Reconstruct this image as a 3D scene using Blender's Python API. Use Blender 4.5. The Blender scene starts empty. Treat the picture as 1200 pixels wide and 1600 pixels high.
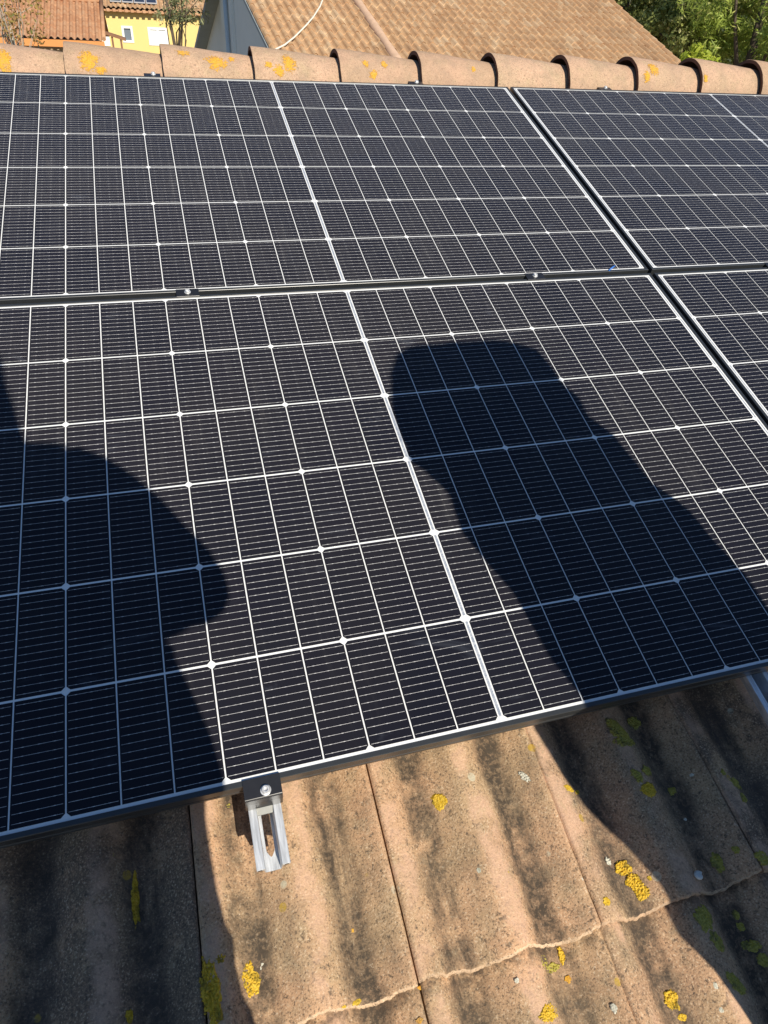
import bpy, bmesh, math, random
import numpy as np
from mathutils import Vector, Matrix, Euler, noise

rad = math.radians
scene = bpy.context.scene
COL = scene.collection
random.seed(7)
rng = np.random.default_rng(7)

# ------------------------------------------------------------------ roof frame
# local roof coordinates: u along the ridge (right), w up the slope, n out of the roof.
TH = rad(19.0)
RM = Matrix.Rotation(TH, 4, 'X')


def RW(u, w, n):
    return RM @ Vector((u, w, n))


# ------------------------------------------------------------------ camera
R3 = np.array([[0.95818282, -0.25415588, 0.13149325],
               [-0.1301156, -0.79622769, -0.59083956],
               [0.25486391, 0.549023, -0.79600134]])
C_L = Vector((-0.41841559, -0.84535513, 1.04915462))
cam_d = bpy.data.cameras.new('camera')
cam = bpy.data.objects.new('camera', cam_d)
COL.objects.link(cam)
m = Matrix.Identity(4)
for i in range(3):
    m[i][0] = R3[0][i]
    m[i][1] = -R3[1][i]
    m[i][2] = -R3[2][i]
    m[i][3] = C_L[i]
cam.matrix_world = RM @ m
cam_d.sensor_fit = 'HORIZONTAL'
cam_d.sensor_width = 36
cam_d.lens = 36 * 1076.5 / 1200
cam_d.clip_start = 0.02
cam_d.clip_end = 3000
scene.camera = cam
CW = RM @ C_L

# ------------------------------------------------------------------ light
SUN_D = Vector((-0.16425874, 0.81235083, -0.55955804)).normalized()
elev = math.asin(-SUN_D.z)
world = bpy.data.worlds.new('World')
scene.world = world
world.use_nodes = True
wn = world.node_tree
sky = wn.nodes.new('ShaderNodeTexSky')
sky.sky_type = 'NISHITA'
sky.sun_disc = False
sky.sun_elevation = elev
sky.sun_rotation = math.atan2(-SUN_D.x, -SUN_D.y)
sky.air_density = 1.0
sky.dust_density = 0.05
sky.ozone_density = 5.0
bg = wn.nodes['Background']
bg.inputs[1].default_value = 0.086
wn.links.new(sky.outputs[0], bg.inputs[0])
sl = bpy.data.lights.new('sun', 'SUN')
sl.energy = 4.8
sl.angle = rad(0.53)
sl.color = (1.0, 0.925, 0.785)
sun = bpy.data.objects.new('sun', sl)
sun.rotation_euler = SUN_D.to_track_quat('-Z', 'Y').to_euler()
COL.objects.link(sun)
scene.view_settings.view_transform = 'Standard'
scene.view_settings.look = 'None'
scene.view_settings.gamma = 1.0
scene.view_settings.exposure = 0.32
scene.view_settings.use_curve_mapping = False


# ------------------------------------------------------------------ node helper
class NT:
    def __init__(self, name):
        self.m = bpy.data.materials.new(name)
        self.m.use_nodes = True
        self.t = self.m.node_tree
        self.p = self.t.nodes['Principled BSDF']

    def n(self, typ, **kw):
        nd = self.t.nodes.new(typ)
        for k, v in kw.items():
            setattr(nd, k, v)
        return nd

    def L(self, a, b):
        self.t.links.new(a, b)

    def setin(self, sock, v):
        if isinstance(v, bpy.types.NodeSocket):
            self.L(v, sock)
        else:
            sock.default_value = v

    def math(self, op, a, b=0.0, c=0.0, clamp=False):
        nd = self.n('ShaderNodeMath', operation=op, use_clamp=clamp)
        self.setin(nd.inputs[0], a)
        self.setin(nd.inputs[1], b)
        if len(nd.inputs) > 2:
            self.setin(nd.inputs[2], c)
        return nd.outputs[0]

    def mix(self, f, a, b, blend='MIX'):
        nd = self.n('ShaderNodeMix', data_type='RGBA', blend_type=blend)
        self.setin(nd.inputs[0], f)
        for s, v in ((nd.inputs[6], a), (nd.inputs[7], b)):
            if isinstance(v, tuple) and len(v) == 3:
                v = v + (1,)
            self.setin(s, v)
        return nd.outputs[2]

    def noise(self, vec, scale, detail=3, rough=0.55, dist=0.0):
        nd = self.n('ShaderNodeTexNoise')
        if vec is not None:
            self.L(vec, nd.inputs['Vector'])
        nd.inputs['Scale'].default_value = scale
        nd.inputs['Detail'].default_value = detail
        nd.inputs['Roughness'].default_value = rough
        nd.inputs['Distortion'].default_value = dist
        return nd.outputs[0]

    def voro(self, vec, scale, feature='F1'):
        nd = self.n('ShaderNodeTexVoronoi', feature=feature)
        self.L(vec, nd.inputs['Vector'])
        nd.inputs['Scale'].default_value = scale
        return nd

    def ramp(self, f, a, b, smooth=True):
        nd = self.n('ShaderNodeMapRange', interpolation_type='SMOOTHSTEP' if smooth else 'LINEAR')
        self.setin(nd.inputs[0], f)
        nd.inputs[1].default_value = a
        nd.inputs[2].default_value = b
        return nd.outputs[0]

    def pos(self):
        return self.n('ShaderNodeNewGeometry').outputs['Position']

    def obj(self):
        return self.n('ShaderNodeTexCoord').outputs['Object']

    def sep(self, v):
        nd = self.n('ShaderNodeSeparateXYZ')
        self.L(v, nd.inputs[0])
        return nd.outputs

    def scalev(self, v, s):
        nd = self.n('ShaderNodeVectorMath', operation='MULTIPLY')
        self.L(v, nd.inputs[0])
        nd.inputs[1].default_value = s
        return nd.outputs[0]

    def bump(self, h, strength, dist):
        nd = self.n('ShaderNodeBump')
        nd.inputs['Strength'].default_value = strength
        nd.inputs['Distance'].default_value = dist
        self.L(h, nd.inputs['Height'])
        self.L(nd.outputs[0], self.p.inputs['Normal'])

    def base(self, v):
        if isinstance(v, tuple):
            v = v + (1,) if len(v) == 3 else v
        self.setin(self.p.inputs['Base Color'], v)

    def set(self, rough=None, metal=None, ior=None, spec=None):
        if rough is not None:
            self.setin(self.p.inputs['Roughness'], rough)
        if metal is not None:
            self.setin(self.p.inputs['Metallic'], metal)
        if ior is not None:
            self.p.inputs['IOR'].default_value = ior
        if spec is not None:
            self.p.inputs['Specular IOR Level'].default_value = spec
        return self.m


def simple(name, col, rough=0.6, metal=0.0, var=0.12, scale=20.0, spec=None):
    t = NT(name)
    p = t.pos()
    f = t.noise(p, scale, 4)
    a = tuple(c * (1 - var) for c in col)
    b = tuple(min(1, c * (1 + var)) for c in col)
    t.base(t.mix(f, a, b))
    return t.set(rough, metal, spec=spec)


# ------------------------------------------------------------------ materials
def mat_cell():
    t = NT('solar_cell')
    o = t.sep(t.obj())
    x, y = o[0], o[1]
    pitch = 0.1813 / 14
    fr = t.math('FRACT', t.math('ADD', t.math('DIVIDE', y, pitch), 0.0))
    dist = t.math('MULTIPLY', t.math('ABSOLUTE', t.math('SUBTRACT', fr, 0.5)), pitch)
    bead = t.ramp(t.math('COSINE', t.math('MULTIPLY', x, 2 * math.pi / 0.0215)), 0.80, 1.0)
    P = t.pos()
    spark = t.noise(P, 210, 2, 0.6)
    half = t.math('ADD', 0.00025, t.math('MULTIPLY', bead, 0.00022))
    half = t.math('ADD', half, t.math('MULTIPLY', t.math('SUBTRACT', spark, 0.5), 0.00010))
    wire = t.math('LESS_THAN', dist, half)
    inside = t.math('LESS_THAN', t.math('ABSOLUTE', x), 0.0325)
    wire = t.math('MULTIPLY', wire, inside)
    # dust and smears on the glass
    big = t.noise(P, 2.6, 4, 0.6)
    fine = t.noise(P, 900, 2, 0.5)
    sm = t.ramp(t.noise(t.scalev(P, (3.0, 9.0, 9.0)), 1.6, 4, 0.7, 1.2), 0.60, 0.78)
    runs = t.math('MULTIPLY', t.ramp(t.noise(t.scalev(P, (34.0, 2.5, 2.5)), 1.0, 4, 0.7), 0.52, 0.74), t.ramp(big, 0.42, 0.62))
    specks = t.ramp(t.voro(P, 160).outputs['Distance'], 0.055, 0.02)
    specks = t.math('MULTIPLY', specks, t.ramp(t.noise(P, 23, 2), 0.52, 0.62))
    rnd = t.n('ShaderNodeObjectInfo').outputs['Random']
    cell = t.mix(rnd, (0.0118, 0.0122, 0.0195), (0.0160, 0.0152, 0.0225))
    cell = t.mix(t.ramp(big, 0.35, 0.7), cell, (0.0195, 0.0182, 0.0230))
    cell = t.mix(t.math('MULTIPLY', fine, 0.35), cell, (0.010, 0.010, 0.013))
    cell = t.mix(t.math('MULTIPLY', sm, 0.16), cell, (0.17, 0.19, 0.24))
    cell = t.mix(t.math('MULTIPLY', runs, 0.07), cell, (0.24, 0.23, 0.22))
    cell = t.mix(t.math('MULTIPLY', specks, 0.6), cell, (0.32, 0.30, 0.27))
    wcol = t.mix(spark, (0.38, 0.38, 0.39), (0.82, 0.81, 0.80))  # wire glints put into the colour as noise
    col = t.mix(wire, cell, wcol)
    t.base(col)
    t.L(t.math('ADD', 0.10, t.math('MULTIPLY', big, 0.12)), t.p.inputs['Roughness'])
    t.p.inputs['Diffuse Roughness'].default_value = 1.0
    t.set(ior=1.30)
    return t.m


def mat_tile(name, base_a, base_b, dirt=1.0, grain=1.0, profile=True, weather=False):
    t = NT(name)
    P = t.pos()
    O = t.sep(t.obj())
    u, w = O[0], O[1]
    g1 = t.noise(P, 330, 3, 0.65)
    g2 = t.noise(P, 125, 4, 0.7)
    mid = t.noise(P, 26, 5, 0.65)
    big = t.noise(P, 6.5, 4, 0.6)
    col = t.mix(t.ramp(big, 0.35, 0.65), base_a, base_b)
    col = t.mix(t.math('MULTIPLY', t.ramp(mid, 0.50, 0.72), 0.55), col, (0.43, 0.315, 0.19))
    # pale and dark grains of the weathered concrete skin
    col = t.mix(t.math('MULTIPLY', t.ramp(g2, 0.56, 0.72), 0.6 * grain), col, (0.68, 0.51, 0.33))
    col = t.mix(t.math('MULTIPLY', t.ramp(g2, 0.47, 0.33), 0.75 * grain), col, (0.085, 0.068, 0.05))
    col = t.mix(t.math('MULTIPLY', t.ramp(g1, 0.56, 0.68), 0.7 * grain), col, (0.72, 0.58, 0.41))
    col = t.mix(t.math('MULTIPLY', t.ramp(g1, 0.46, 0.33), 0.75 * grain), col, (0.065, 0.052, 0.04))
    if profile:
        # algae and soot collected along the two channels of each tile, deepened to shade the waves
        ph = t.math('FRACT', t.math('MULTIPLY', u, 2 / 0.293))
        wob = t.noise(t.scalev(P, (1, 1, 1)), 14, 5, 0.65)
        ph2 = t.math('ADD', ph, t.math('MULTIPLY', t.math('SUBTRACT', wob, 0.5), 0.34))
        cs = lambda c: t.math('COSINE', t.math('MULTIPLY', t.math('SUBTRACT', ph2, c), 2 * math.pi))
        band = t.ramp(cs(0.50), 0.10, 0.85)
        streak = t.noise(t.scalev(P, (30, 5, 5)), 1.0, 4, 0.7)
        band = t.math('MULTIPLY', band, t.ramp(streak, 0.22, 0.52))
        band = t.math('MULTIPLY', band, t.ramp(g2, 0.22, 0.56))
        blot = t.ramp(t.noise(P, 17, 5, 0.7), 0.26, 0.56)
        band = t.math('MULTIPLY', band, blot)
        col = t.mix(t.math('MULTIPLY', band, 0.97 * dirt), col, (0.052, 0.041, 0.030))
        soot = t.math('MULTIPLY', t.ramp(t.noise(P, 9, 5, 0.72), 0.47, 0.66), t.ramp(g2, 0.36, 0.6))
        col = t.mix(t.math('MULTIPLY', soot, 0.45 * dirt), col, (0.085, 0.07, 0.052))
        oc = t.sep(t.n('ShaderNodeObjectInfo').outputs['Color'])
        tone_mix = t.math('MULTIPLY', oc[0], t.ramp(t.noise(P, 11, 5, 0.7), 0.30, 0.55))  # object colour mixes whole tiles darker, by column
        col = t.mix(t.math('MULTIPLY', tone_mix, t.ramp(g1, 0.75, 0.45)), col, (0.105, 0.080, 0.064))
        # bare reddish crests, lightened in colour for the light on the ribs
        cr = t.math('MULTIPLY', t.ramp(cs(0.12), 0.55, 0.95), t.math('MULTIPLY', t.ramp(t.noise(P, 16, 3), 0.40, 0.6), t.ramp(g2, 0.75, 0.45)))
        col = t.mix(t.math('MULTIPLY', cr, 0.65), col, (0.66, 0.42, 0.285))
        # contact shade painted in a line where the course above ends
        contact = t.math('MULTIPLY', t.ramp(w, 0.370, 0.392), t.ramp(t.noise(P, 34, 4, 0.7), 0.40, 0.62))
        col = t.mix(t.math('MULTIPLY', contact, 0.75), col, (0.075, 0.055, 0.04))
        # small crustose lichens, pale and yellow rings
        v = t.voro(P, 24)
        d = v.outputs['Distance']
        vc = t.sep(v.outputs['Color'])
        ring = t.math('MULTIPLY', t.ramp(d, 0.20, 0.15), t.math('GREATER_THAN', vc[0], 0.80))
        lc = t.mix(t.math('GREATER_THAN', vc[1], 0.55), (0.52, 0.46, 0.33), (0.46, 0.30, 0.06))
        col = t.mix(t.math('MULTIPLY', ring, t.ramp(g2, 0.25, 0.6)), col, lc)
    if weather:
        rnd = t.n('ShaderNodeObjectInfo').outputs['Random']
        col = t.mix(t.math('MULTIPLY', rnd, 0.35), col, (0.36, 0.215, 0.14))
        gr = t.math('MULTIPLY', t.ramp(t.noise(P, 19, 5, 0.7), 0.42, 0.66), t.ramp(g2, 0.35, 0.6))
        col = t.mix(t.math('MULTIPLY', gr, 0.42), col, (0.19, 0.145, 0.11))
    t.base(col)
    h = t.math('ADD', t.math('MULTIPLY', g1, 0.5), t.math('MULTIPLY', g2, 1.0))
    t.bump(h, 0.55, 0.0022)
    return t.set(0.92, spec=0.25)


def mat_leaf(name, a, b, c=None, trans=0.35):
    t = NT(name)
    r = t.n('ShaderNodeNewGeometry').outputs['Random Per Island']
    col = t.mix(r, a, b)
    if c:
        col = t.mix(t.ramp(r, 0.86, 0.95), col, c)
    t.base(col)
    t.set(0.55, spec=0.35)
    tr = t.n('ShaderNodeBsdfTranslucent')
    t.L(col, tr.inputs[0])
    mx = t.n('ShaderNodeMixShader')
    mx.inputs[0].default_value = trans
    t.L(t.p.outputs[0], mx.inputs[1])
    t.L(tr.outputs[0], mx.inputs[2])
    out = t.t.nodes['Material Output']
    t.L(mx.outputs[0], out.inputs[0])
    return t.m


def mat_lichen(name, a, b, dark, power=3.0, amount=0.36, floor=0.27):
    t = NT(name)
    P = t.pos()
    f = t.noise(P, 260, 3, 0.6)
    g = t.noise(P, 60, 3, 0.6)
    col = t.mix(t.ramp(f, 0.35, 0.65), a, b)
    col = t.mix(t.math('MULTIPLY', t.ramp(g, 0.5, 0.3), 0.8), col, dark)
    t.base(col)
    t.bump(f, 0.8, 0.002)
    t.set(0.9, spec=0.2)
    # ragged rim: the crust breaks up outwards
    at = t.n('ShaderNodeAttribute', attribute_name='rim').outputs['Fac']
    brk = t.noise(P, 150, 4, 0.75)
    keep = t.math('GREATER_THAN', t.math('ADD', brk, 0.0), t.math('MULTIPLY_ADD', t.math('POWER', at, power), amount, floor))
    tr = t.n('ShaderNodeBsdfTransparent')
    mx = t.n('ShaderNodeMixShader')
    t.L(keep, mx.inputs[0])
    t.L(tr.outputs[0], mx.inputs[1])
    t.L(t.p.outputs[0], mx.inputs[2])
    t.L(mx.outputs[0], t.t.nodes['Material Output'].inputs[0])
    return t.m


def mat_metal(name, col, rough, streak=(40, 3, 3), metal=1.0):
    t = NT(name)
    P = t.pos()
    f = t.noise(t.scalev(P, streak), 8, 4, 0.6)
    t.base(t.mix(t.ramp(f, 0.3, 0.7), tuple(c * 0.66 for c in col), col))
    t.L(t.math('ADD', rough - 0.06, t.math('MULTIPLY', f, 0.14)), t.p.inputs['Roughness'])
    return t.set(metal=metal)


M = {}
M['cell'] = mat_cell()
t = NT('backsheet_white')
t.base(t.mix(t.noise(t.pos(), 40, 3), (0.74, 0.75, 0.75), (0.82, 0.82, 0.81)))
M['white'] = t.set(0.15, ior=1.42)
t = NT('ribbon_tinned')
f = t.noise(t.scalev(t.pos(), (60, 260, 260)), 1.0, 3, 0.7)
t.base(t.mix(t.ramp(f, 0.35, 0.68), (0.45, 0.50, 0.58), (0.86, 0.86, 0.85)))
M['ribbon'] = t.set(0.25, 0.5)
M['frame'] = simple('frame_black_anodised', (0.027, 0.029, 0.031), 0.36, 0.0, 0.2, 60, spec=0.75)
M['frame_edge'] = M['frame']
M['clamp'] = simple('clamp_black', (0.016, 0.016, 0.018), 0.30, 0.0, 0.3, 120, spec=0.7)
M['alu'] = mat_metal('aluminium_mill', (0.78, 0.80, 0.83), 0.46, metal=0.55)
M['zinc'] = simple('dull_zinc', (0.20, 0.20, 0.19), 0.5, 0.3, 0.2, 90)
M['steel'] = mat_metal('steel_bolt', (0.80, 0.80, 0.80), 0.36, metal=0.5)
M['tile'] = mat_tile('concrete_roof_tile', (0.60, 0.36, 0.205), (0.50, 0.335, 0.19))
M['tile_edge'] = mat_tile('tile_front_edge', (0.64, 0.46, 0.30), (0.50, 0.34, 0.21), grain=0.9, profile=False, weather=True)  # paler tone carries the sunlit look of the front edge
M['ridge'] = mat_tile('ridge_tile_skin', (0.52, 0.335, 0.225), (0.46, 0.315, 0.205), dirt=0, grain=0.65, profile=False, weather=True)
M['ridge_in'] = simple('ridge_tile_inner_shade', (0.13, 0.062, 0.040), 0.95, 0, 0.3, 40)  # darker brown stands in for shade in the hollow and on the rim
M['mortar'] = simple('roof_underlay', (0.10, 0.075, 0.055), 0.95, 0, 0.3, 15)
M['lichen'] = mat_lichen('lichen_yellow', (0.54, 0.33, 0.02), (0.70, 0.47, 0.06), (0.17, 0.135, 0.03))
M['lichen_g'] = mat_lichen('lichen_olive', (0.34, 0.28, 0.045), (0.42, 0.36, 0.09), (0.12, 0.11, 0.05))
M['lichen_w'] = mat_lichen('lichen_pale', (0.52, 0.50, 0.40), (0.66, 0.63, 0.52), (0.25, 0.24, 0.16))
M['lichen_o'] = mat_lichen('lichen_orange', (0.55, 0.27, 0.03), (0.64, 0.36, 0.06), (0.46, 0.28, 0.12), 1.5, 0.32, 0.33)
M['shell'] = simple('snail_shell', (0.70, 0.67, 0.60), 0.45, 0, 0.15, 200)


# ------------------------------------------------------------------ object helpers
def link(name, me, mat=None, parent=None, loc=None, rot=None):
    o = bpy.data.objects.new(name, me)
    COL.objects.link(o)
    if mat is not None and me is not None and len(me.materials) == 0:
        for k in (mat if isinstance(mat, (list, tuple)) else [mat]):
            me.materials.append(k)
    if parent is not None:
        o.parent = parent
    if loc is not None:
        o.location = loc
    if rot is not None:
        o.rotation_euler = rot
    return o


def empty(name, loc=(0, 0, 0), rot=(0, 0, 0), label=None, cat=None, group=None, parent=None):
    o = bpy.data.objects.new(name, None)
    COL.objects.link(o)
    o.empty_display_size = 0.1
    o.location = loc
    o.rotation_euler = rot
    if parent:
        o.parent = parent
    tag(o, label, cat, group)
    return o


def tag(o, label=None, cat=None, group=None, kind=None):
    if label:
        o['label'] = label
    if cat:
        o['category'] = cat
    if group:
        o['group'] = group
    if kind:
        o['kind'] = kind
    return o


class MB:
    """collects faces of one mesh"""

    def __init__(self):
        self.v = []
        self.f = []
        self.mi = []
        self.sm = []

    def add(self, vs, fs, mi=0, smooth=False):
        b = len(self.v)
        self.v += [tuple(p) for p in vs]
        for f in fs:
            self.f.append(tuple(b + i for i in f))
            self.mi.append(mi)
            self.sm.append(smooth)

    def box(self, x0, x1, y0, y1, z0, z1, mi=0, mtx=None):
        vs = [(x, y, z) for z in (z0, z1) for y in (y0, y1) for x in (x0, x1)]
        if mtx is not None:
            vs = [mtx @ Vector(p) for p in vs]
        self.add(vs, [(0, 2, 3, 1), (4, 5, 7, 6), (0, 1, 5, 4), (2, 6, 7, 3), (0, 4, 6, 2), (1, 3, 7, 5)], mi)

    def prism(self, poly, a, b, axis=1, mi=0, smooth=False):
        """poly in the plane across axis, extruded from a to b along axis"""
        n = len(poly)

        def P(p, s):
            q = list(p)
            q.insert(axis, s)
            return q
        vs = [P(p, a) for p in poly] + [P(p, b) for p in poly]
        self.add(vs, [(i, (i + 1) % n, n + (i + 1) % n, n + i) for i in range(n)], mi, smooth)
        self.add(vs, [tuple(range(n))[::-1], tuple(range(n, 2 * n))], mi)

    def tube(self, pts, radii, seg=8, mi=0, cap=True):
        pts = [Vector(p) for p in pts]
        if not hasattr(radii, '__len__'):
            radii = [radii] * len(pts)
        vs = []
        up = Vector((0.31, 0.17, 0.93))
        for i, p in enumerate(pts):
            d = (pts[min(i + 1, len(pts) - 1)] - pts[max(i - 1, 0)]).normalized()
            a = d.cross(up)
            if a.length < 1e-4:
                a = d.cross(Vector((1, 0, 0)))
            a.normalize()
            b = d.cross(a)
            for k in range(seg):
                th = 2 * math.pi * k / seg
                vs.append(p + (a * math.cos(th) + b * math.sin(th)) * radii[i])
        fs = []
        for i in range(len(pts) - 1):
            for k in range(seg):
                k2 = (k + 1) % seg
                fs.append((i * seg + k, i * seg + k2, (i + 1) * seg + k2, (i + 1) * seg + k))
        self.add(vs, fs, mi, True)
        if cap:
            self.add(vs, [tuple(range(seg))[::-1], tuple(range((len(pts) - 1) * seg, len(pts) * seg))], mi)

    def mesh(self, name, mats, bevel=0.0, seg=2):
        me = bpy.data.meshes.new(name)
        me.from_pydata(self.v, [], self.f)
        for k in (mats if isinstance(mats, (list, tuple)) else [mats]):
            me.materials.append(k)
        me.polygons.foreach_set('material_index', self.mi)
        me.polygons.foreach_set('use_smooth', self.sm)
        me.update()
        bm = bmesh.new()
        bm.from_mesh(me)
        bmesh.ops.remove_doubles(bm, verts=bm.verts, dist=1e-6)
        bmesh.ops.recalc_face_normals(bm, faces=bm.faces)
        if bevel > 0:
            es = [e for e in bm.edges if len(e.link_faces) == 2 and e.calc_face_angle(0) > 0.5]
            bmesh.ops.bevel(bm, geom=es, offset=bevel, segments=seg, profile=0.5, affect='EDGES')
        bm.to_mesh(me)
        bm.free()
        return me


# ------------------------------------------------------------------ the roof: deck, tiles, ridge
PITCH = 0.293
GAUGE = 0.395
W0 = -0.857
roof = empty('house_roof', RW(0, 0, 0), (TH, 0, 0),
             'weathered tan concrete tiled roof with lichen under the solar panels', 'roof')

mb = MB()
mb.box(-9.0, 9.0, -6.0, 1.93, -0.30, -0.155)
link('roof_deck', mb.mesh('roof_deck', M['mortar']), None, roof)


def wave(p):
    """skewed double wave, 0..1 ; p in tile fractions"""
    q = (2 * p) % 1.0
    pts = [(0.0, 1.0), (0.10, 0.97), (0.22, 0.80), (0.38, 0.22), (0.50, 0.0), (0.62, 0.08), (0.80, 0.55), (0.92, 0.92), (1.0, 1.0)]
    for (a, ya), (b, yb) in zip(pts, pts[1:]):
        if q <= b:
            s = (q - a) / (b - a)
            # smooth interpolation
            return ya + (yb - ya) * s
    return 1.0


WT = [wave(i / 400) for i in range(401)]
for _ in range(10):
    WT = [(WT[max(i - 1, 0)] + 2 * WT[i] + WT[min(i + 1, 400)]) / 4 for i in range(401)]
for _ in range(150):
    WT = [(WT[(i - 1) % 400] + 2 * WT[i] + WT[(i + 1) % 400]) / 4 for i in range(400)]
    WT.append(WT[0])
AMP = 0.034
N_CREST = -0.096


def wv(p):
    x = max(0.0, min(0.9999, p)) * 400
    i = int(x)
    return WT[i] + (WT[i + 1] - WT[i]) * (x - i)


def tile_h(p, w):
    return (wv(p) - 1.0) * AMP - w * (0.018 / GAUGE)


def make_tile(seed):
    nx, ny = 120, 56
    L = 0.43
    mbt = MB()
    g = 0.0011
    ws = [0.0, 0.0005, 0.0012, 0.0024, 0.0040, 0.006] + [0.006 + (L - 0.006) * (j / (ny - 6)) for j in range(1, ny - 5)]
    fr = []
    top = []
    for j, w in enumerate(ws):
        for i in range(nx + 1):
            p = i / nx
            u = g + (PITCH - 2 * g) * p
            fw = 0.0040 * math.sin(12.6 * p + 0.6 + seed * 0.5) + 0.003 * noise.noise((p * 9, seed * 3.1, 0.3))
            fw += 0.0022 * noise.noise((p * 45, seed * 5.1, 2.3)) + 0.0016 * noise.noise((p * 110, seed * 4.1, 5.3))
            rnd = 0.0
            if w < 0.006:
                q = 1 - w / 0.006
                rnd = -0.007 * (1 - math.sqrt(max(0.0, 1 - q * q))) - 0.0012 * abs(noise.noise((u * 150, w * 200, seed * 2.9)))
            nn = 0.0011 * noise.noise((u * 40, w * 40, seed * 7.7)) + 0.0006 * noise.noise((u * 130, w * 130, seed * 3.3))
            edge = 0
            if i == 0 or i == nx:
                edge = -0.0045
            elif i == 1 or i == nx - 1:
                edge = -0.0012
            fade = max(0.0, 1 - w / 0.05)
            top.append((u, w + fw * fade, tile_h(p, w) + rnd + nn + edge))
    q = lambda j: [(j * (nx + 1) + i, j * (nx + 1) + i + 1, (j + 1) * (nx + 1) + i + 1, (j + 1) * (nx + 1) + i) for i in range(nx)]
    for j in range(len(ws) - 1):
        mbt.add([], [], 0)
        for f in q(j):
            mbt.f.append(f)
            mbt.mi.append(1 if j < 4 else 0)
            mbt.sm.append(True)
    mbt.v += top
    # front face and two sides, broken edge painted paler as if sunlit
    f0 = top[:nx + 1]
    low = [(x, y + 0.002, z - 0.013) for x, y, z in f0]
    mbt.add(f0 + low, [(i, nx + 1 + i, nx + 2 + i, i + 1) for i in range(nx)], 1, False)
    for s in (0, nx):
        col = [top[j * (nx + 1) + s] for j in range(len(ws))]
        lo = [(x, y, z - 0.019) for x, y, z in col]
        k = len(col)
        mbt.add(col + lo, [(i, i + 1, k + i + 1, k + i) for i in range(k - 1)], 0, False)
    me = bpy.data.meshes.new('roof_tile')
    me.from_pydata(mbt.v, [], mbt.f)
    me.materials.append(M['tile'])
    me.materials.append(M['tile_edge'])
    me.polygons.foreach_set('material_index', mbt.mi)
    me.polygons.foreach_set('use_smooth', mbt.sm)
    bm = bmesh.new()
    bm.from_mesh(me)
    bmesh.ops.recalc_face_normals(bm, faces=bm.faces)
    bm.to_mesh(me)
    bm.free()
    return me


tile_meshes = [make_tile(s) for s in range(3)]
edges = [-0.4985 - 0.290 * k for k in range(5, 0, -1)] + [-0.4985, -0.2124, 0.0797, 0.3800, 0.678]
edges += [0.678 + 0.295 * k for k in range(1, 5)]
drift = {-0.4985: 0.018, -0.2124: 0.022, 0.0797: 0.0, 0.3800: -0.03}
tiles = {}
for row in range(-2, 3):
    wf = W0 + row * GAUGE
    for ci, (a, b) in enumerate(zip(edges, edges[1:])):
        rj = random.Random(row * 100 + ci)
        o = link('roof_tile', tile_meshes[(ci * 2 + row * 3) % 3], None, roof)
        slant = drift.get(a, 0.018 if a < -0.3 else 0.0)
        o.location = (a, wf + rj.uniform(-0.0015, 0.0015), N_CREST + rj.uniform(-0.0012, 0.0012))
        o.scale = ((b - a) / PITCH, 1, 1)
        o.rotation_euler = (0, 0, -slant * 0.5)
        tone = 0.74 if b < -0.45 else (0.85 if a > 0.35 else (0.35 if a > 0.07 else 0.12))  # outer columns darker than the middle ones
        o.color = (tone, tone, tone, 1)
        tiles[(row, ci)] = o


def tile_surface(u, w):
    """n of the tile skin at (u, w)"""
    row = math.floor((w - W0) / GAUGE)
    for a, b in zip(edges, edges[1:]):
        if a <= u < b:
            p = (u - a) / (b - a)
            return N_CREST + tile_h(p, w - (W0 + row * GAUGE))
    return N_CREST


# ray helpers -------------------------------------------------------
def ray_l(px, py):
    c = np.array([(px - 600) / 1076.5, (py - 800) / 1076.5, 1.0])
    d = R3.T @ c
    return d / np.linalg.norm(d)


def hit_n(px, py, n):
    d = ray_l(px, py)
    s = (n - C_L[2]) / d[2]
    return C_L[0] + s * d[0], C_L[1] + s * d[1]


def hit_tile(px, py):
    n = -0.105
    for _ in range(6):
        u, w = hit_n(px, py, n)
        n = tile_surface(u, w)
    return u, w, n


def at_y(px, py, Y):
    """world point seen at photo pixel (px, py), at world depth y = Y"""
    d = RM.to_3x3() @ Vector(ray_l(px, py))
    return CW + d * ((Y - CW.y) / d.y)


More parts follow.
